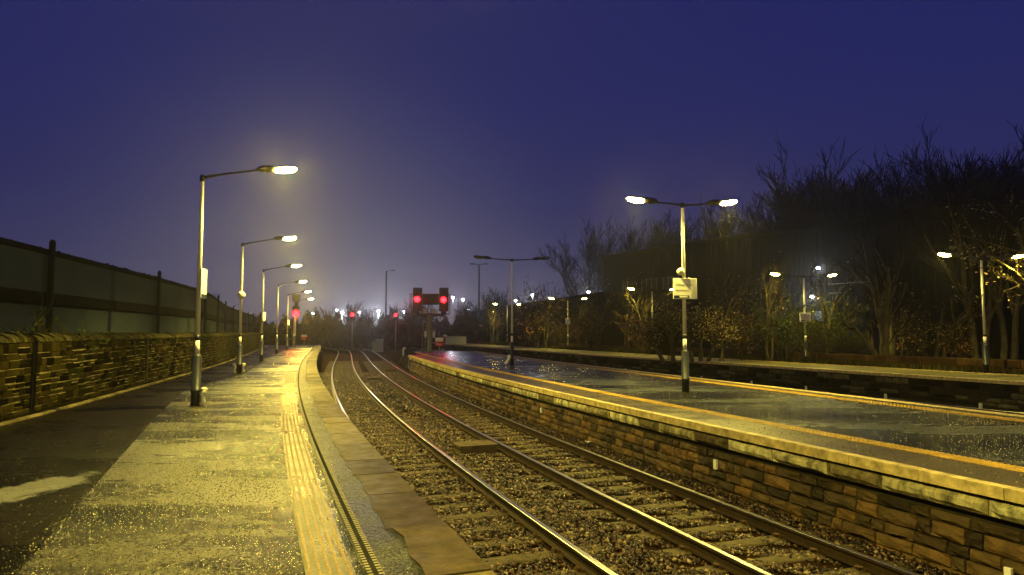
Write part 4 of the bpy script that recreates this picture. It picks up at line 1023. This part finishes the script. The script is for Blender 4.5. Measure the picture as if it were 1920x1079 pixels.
# overhanging lit branch clump at right, shrub behind the left wall
ov = tree('overhanging_tree', 17, [(0,0,-.25,-.25,1.0)], 6.2, .14, 3, [7,6,5], .8, -.02, LM, leaf=(.8,2,.07), wander=.3)
place(ov, 1990, 26.5, ZP-.05, 1.0, 0, 'leafy tree leaning in over the right edge with lit golden twigs', None)
sb = bush(5, 1.25, .7, M['leaf_green'], 12, .8, 2); used.add('x'); sb.location = (-10.9, 15.9, 1.3); sb['label'] = 'dark leafy shrub showing over the rubble wall between fence posts'; sb['category'] = 'bush'
# low garden wall behind far platform
lw = empty('low_wall', (0,0,0), 'low reddish brick wall behind the far platform under the trees', 'wall')
mb = MB(); sweep(mb, EC, [(4.6,.7),(4.8,.7),(4.8,1.42),(4.6,1.42)], EC.sD(18), EC.sD(75), 1.2); mb.build('core', M['walldark'], lw)
mb = MB(); courses(mb, EC, EC.sD(18), EC.sD(75), 4.6, -1, ZP-.05, 1.42, (.2,.28), (.5,1.2), .02, .02, random.Random(41)); mb.build('stonework', M['brick_low'], lw)
# grass tufts along the verge and track edges
rs = np.random.RandomState(9); mb = MB(); rg = random.Random(12)
for i in range(9000):
    s_ = rg.uniform(EC.sD(14), EC.sD(95)); o = 3.5 + abs(rg.gauss(0,.9)); x, y = EC.pt(s_, o); h = rg.uniform(.08,.38); a = rg.uniform(0,2*pi); w = .012+.0006*y
    dx, dy = rg.uniform(-.12,.12), rg.uniform(-.12,.12)
    mb.add([(x-w*cos(a),y-w*sin(a),ZP-.03),(x+w*cos(a),y+w*sin(a),ZP-.03),(x+dx,y+dy,ZP+h)], [(0,1,2)], rg.random())
tag(mb.build('grass', M['grass']), kind='stuff')

# far woodland mass beyond the tracks
mb = MB(); rw = random.Random(15)
for i in range(46000):
    px = rw.uniform(470, 1010); d = rw.uniform(104, 150); x = at(px, d); hmax = 4.7 + .7*sin(px*.045)+.7*sin(px*.13+1)+.6*sin(px*.31)
    if px > 640: hmax -= .4
    z = -.4 + (hmax+.6)*(rw.random()**.8); s_ = rw.uniform(.10,.40)
    a = Vector((rw.uniform(-1,1), rw.uniform(-1,1), rw.uniform(.2,1.6))).normalized(); b_ = a.orthogonal().normalized()*(.18 if z > hmax*.75 else .6)
    q = Vector((x, d, z)); mb.add([tuple(q-a*s_*1.5), tuple(q+b_*s_), tuple(q+a*s_*1.5), tuple(q-b_*s_)], [(0,1,2,3)], rw.random())
tag(mb.build('woodland', M['twig']), kind='stuff')
fw = tree('spindly_tree', 19, [(0,0,0,0,1),(.4,0,.1,0,.8),(-.5,0,-.15,0,.8)], 7.5, .12, 3, [8,6,5], .5, .06, (M['bark_dark'], M['twig']), minr=.03)
for i, (px, d, sc, lb) in enumerate(((800,112,1.35,'spindly bare tree behind the twin headed signal'),(870,118,1.35,'spindly bare tree right of the twin headed signal'),(915,122,1.6,'spindly bare tree under the mast with two floodlights'),(935,125,1.75,'tallest spindly bare tree left of the unlit post'),(890,130,1.3,'spindly bare tree left of the mast with two floodlights'),
        (662,112,1.25,'spindly bare tree by the left far red signal'),(770,112,1.3,'spindly bare tree left of the twin headed signal'),(740,116,1.2,'spindly bare tree by the right far red signal'),(612,112,1.1,'spindly bare tree left of the bright yard light'),(400,90,1.25,'spindly bare tree beyond the panel fence'),(690,118,1.15,'spindly bare tree between the bright yard lights'))):
    place(fw, px, d, -.3, sc*.60, i*1.3, lb, 'spindly bare trees beyond the tracks')

# ------------------------------------------------------------------ warehouse
wh = empty('warehouse', (13.3, 96, 0), 'huge dark flat roofed warehouse rising behind the far platform trees', 'building')
u = Vector((.5222,-.8528,0)); n = Vector((.8528,.5222,0))
def WP(a, b_, z): q = u*a + n*b_; return (q.x, q.y, z)
def wbox(mb, a0, a1, b0, b1, z0, z1): mb.hexa([WP(a0,b0,z0),WP(a0,b1,z0),WP(a1,b1,z0),WP(a1,b0,z0),WP(a0,b0,z1),WP(a0,b1,z1),WP(a1,b1,z1),WP(a1,b0,z1)])
b = MB(); wbox(b, 0, 84, 0, 14, -.3, 13.0)
k = 0.4
while k < 84: wbox(b, k, k+.12, -.05, 0, 2.0, 13.0); k += .6
b.build('wall', M['cladding'], wh)
b = MB(); wbox(b, -.2, 84.2, -.25, 14.2, 13.0, 13.5); b.build('roof', M['fascia'], wh)
for a0 in (4.2, 8.0, 12.0):
    b = MB(); wbox(b, a0, a0+2.8, -.09, -.06, 7.9, 9.6); w_ = b.build('window', M['window_dark'], wh)
    b = MB()
    for q in range(4): wbox(b, a0+q*.93-.04, a0+q*.93+.04, -.13, -.095, 7.9, 9.6)
    b.build('frame', M['galv'], w_)
def wall_a(px, off=0):       # distance along facade for a sight line
    k_ = (px-960)/FPX; # 13.3+.5222a = k(96-.8528a)
    return (k_*96-13.3)/(.5222+.8528*k_)
a0 = wall_a(1556); a1 = wall_a(1640)
b = MB(); 
for q in range(2): wbox(b, a0, a0+(a1-a0)*(.3+.6*q), -.12, -.07, 6.3+q*.9, 6.3+q*.9+.08)
b.build('louvre_window', M['window_lit'], wh)
b = MB(); wbox(b, wall_a(1515), wall_a(1545), -.12, -.07, 3.6, 4.6); b.build('window', M['window_lit'], wh)
for (px, py, pw, lb) in ((1527,556,520,'strong white wall light on the warehouse by the name board post'),(1540,502,160,'small white wall light high on the warehouse')):
    a = wall_a(px); q = Vector(WP(a,-.3,0)) + Vector((13.3,96,0)); z = zy(py, q.y)
    r = empty('wall_light', (q.x, q.y, z), lb, 'wall light'); b = MB(); b.box(-.2,.3,0,.3,.02,.14); b.build('housing', M['housing'], r)
    b = MB(); b.ellip((0,0,-.06),(.22,.15,.10),10,6); b.build('lens', M['lens_white'], r); light('wall_lamp', (-.2,-.3,-.1), pw, (.9,.95,1.0), .12, r)
ls = empty('low_shed', (11.5, 83, 0), 'long low dark shed stretching from the warehouse toward the tracks', 'building')
L2 = Line(pts_fn([(11.5,83),(-10.5,164)]), 83, 164)
b = MB()
for (p0, p1) in (((0,0),(-22,81)),):
    v = Vector((p1[0],p1[1],0)); nn = Vector((v.y,-v.x,0)).normalized()*16
    c = [Vector((0,0,0)), nn, v+nn, v]
    b.hexa([(q.x,q.y,-.3) for q in c]+[(q.x,q.y,7.2) for q in c])
b.build('wall', M['cladding'], ls)
b = MB(); vv = v.normalized(); o_ = nn.normalized()*.2
c = [Vector((0,0,0))-o_-vv*.2, nn+o_-vv*.2, v+nn+o_+vv*.2, v-o_+vv*.2]; b.hexa([(q.x,q.y,7.2) for q in c]+[(q.x,q.y,7.55) for q in c]); b.build('roof', M['fascia'], ls)

# ------------------------------------------------------------------ haze
hz = MB(); hz.box(-320, 320, -80, 350, -1.4, 34)
hm = bpy.data.materials.new('haze'); hm.use_nodes = True; nt = hm.node_tree
for nd in list(nt.nodes):
    if nd.type == 'BSDF_PRINCIPLED': nt.nodes.remove(nd)
pv = nt.nodes.new('ShaderNodeVolumePrincipled'); pv.inputs['Color'].default_value = (.93,.93,.95,1); pv.inputs['Density'].default_value = .0011
pv.inputs['Anisotropy'].default_value = .87
nt.links.new(pv.outputs[0], nt.nodes['Material Output'].inputs['Volume'])
tag(hz.build('haze', hm), kind='stuff')
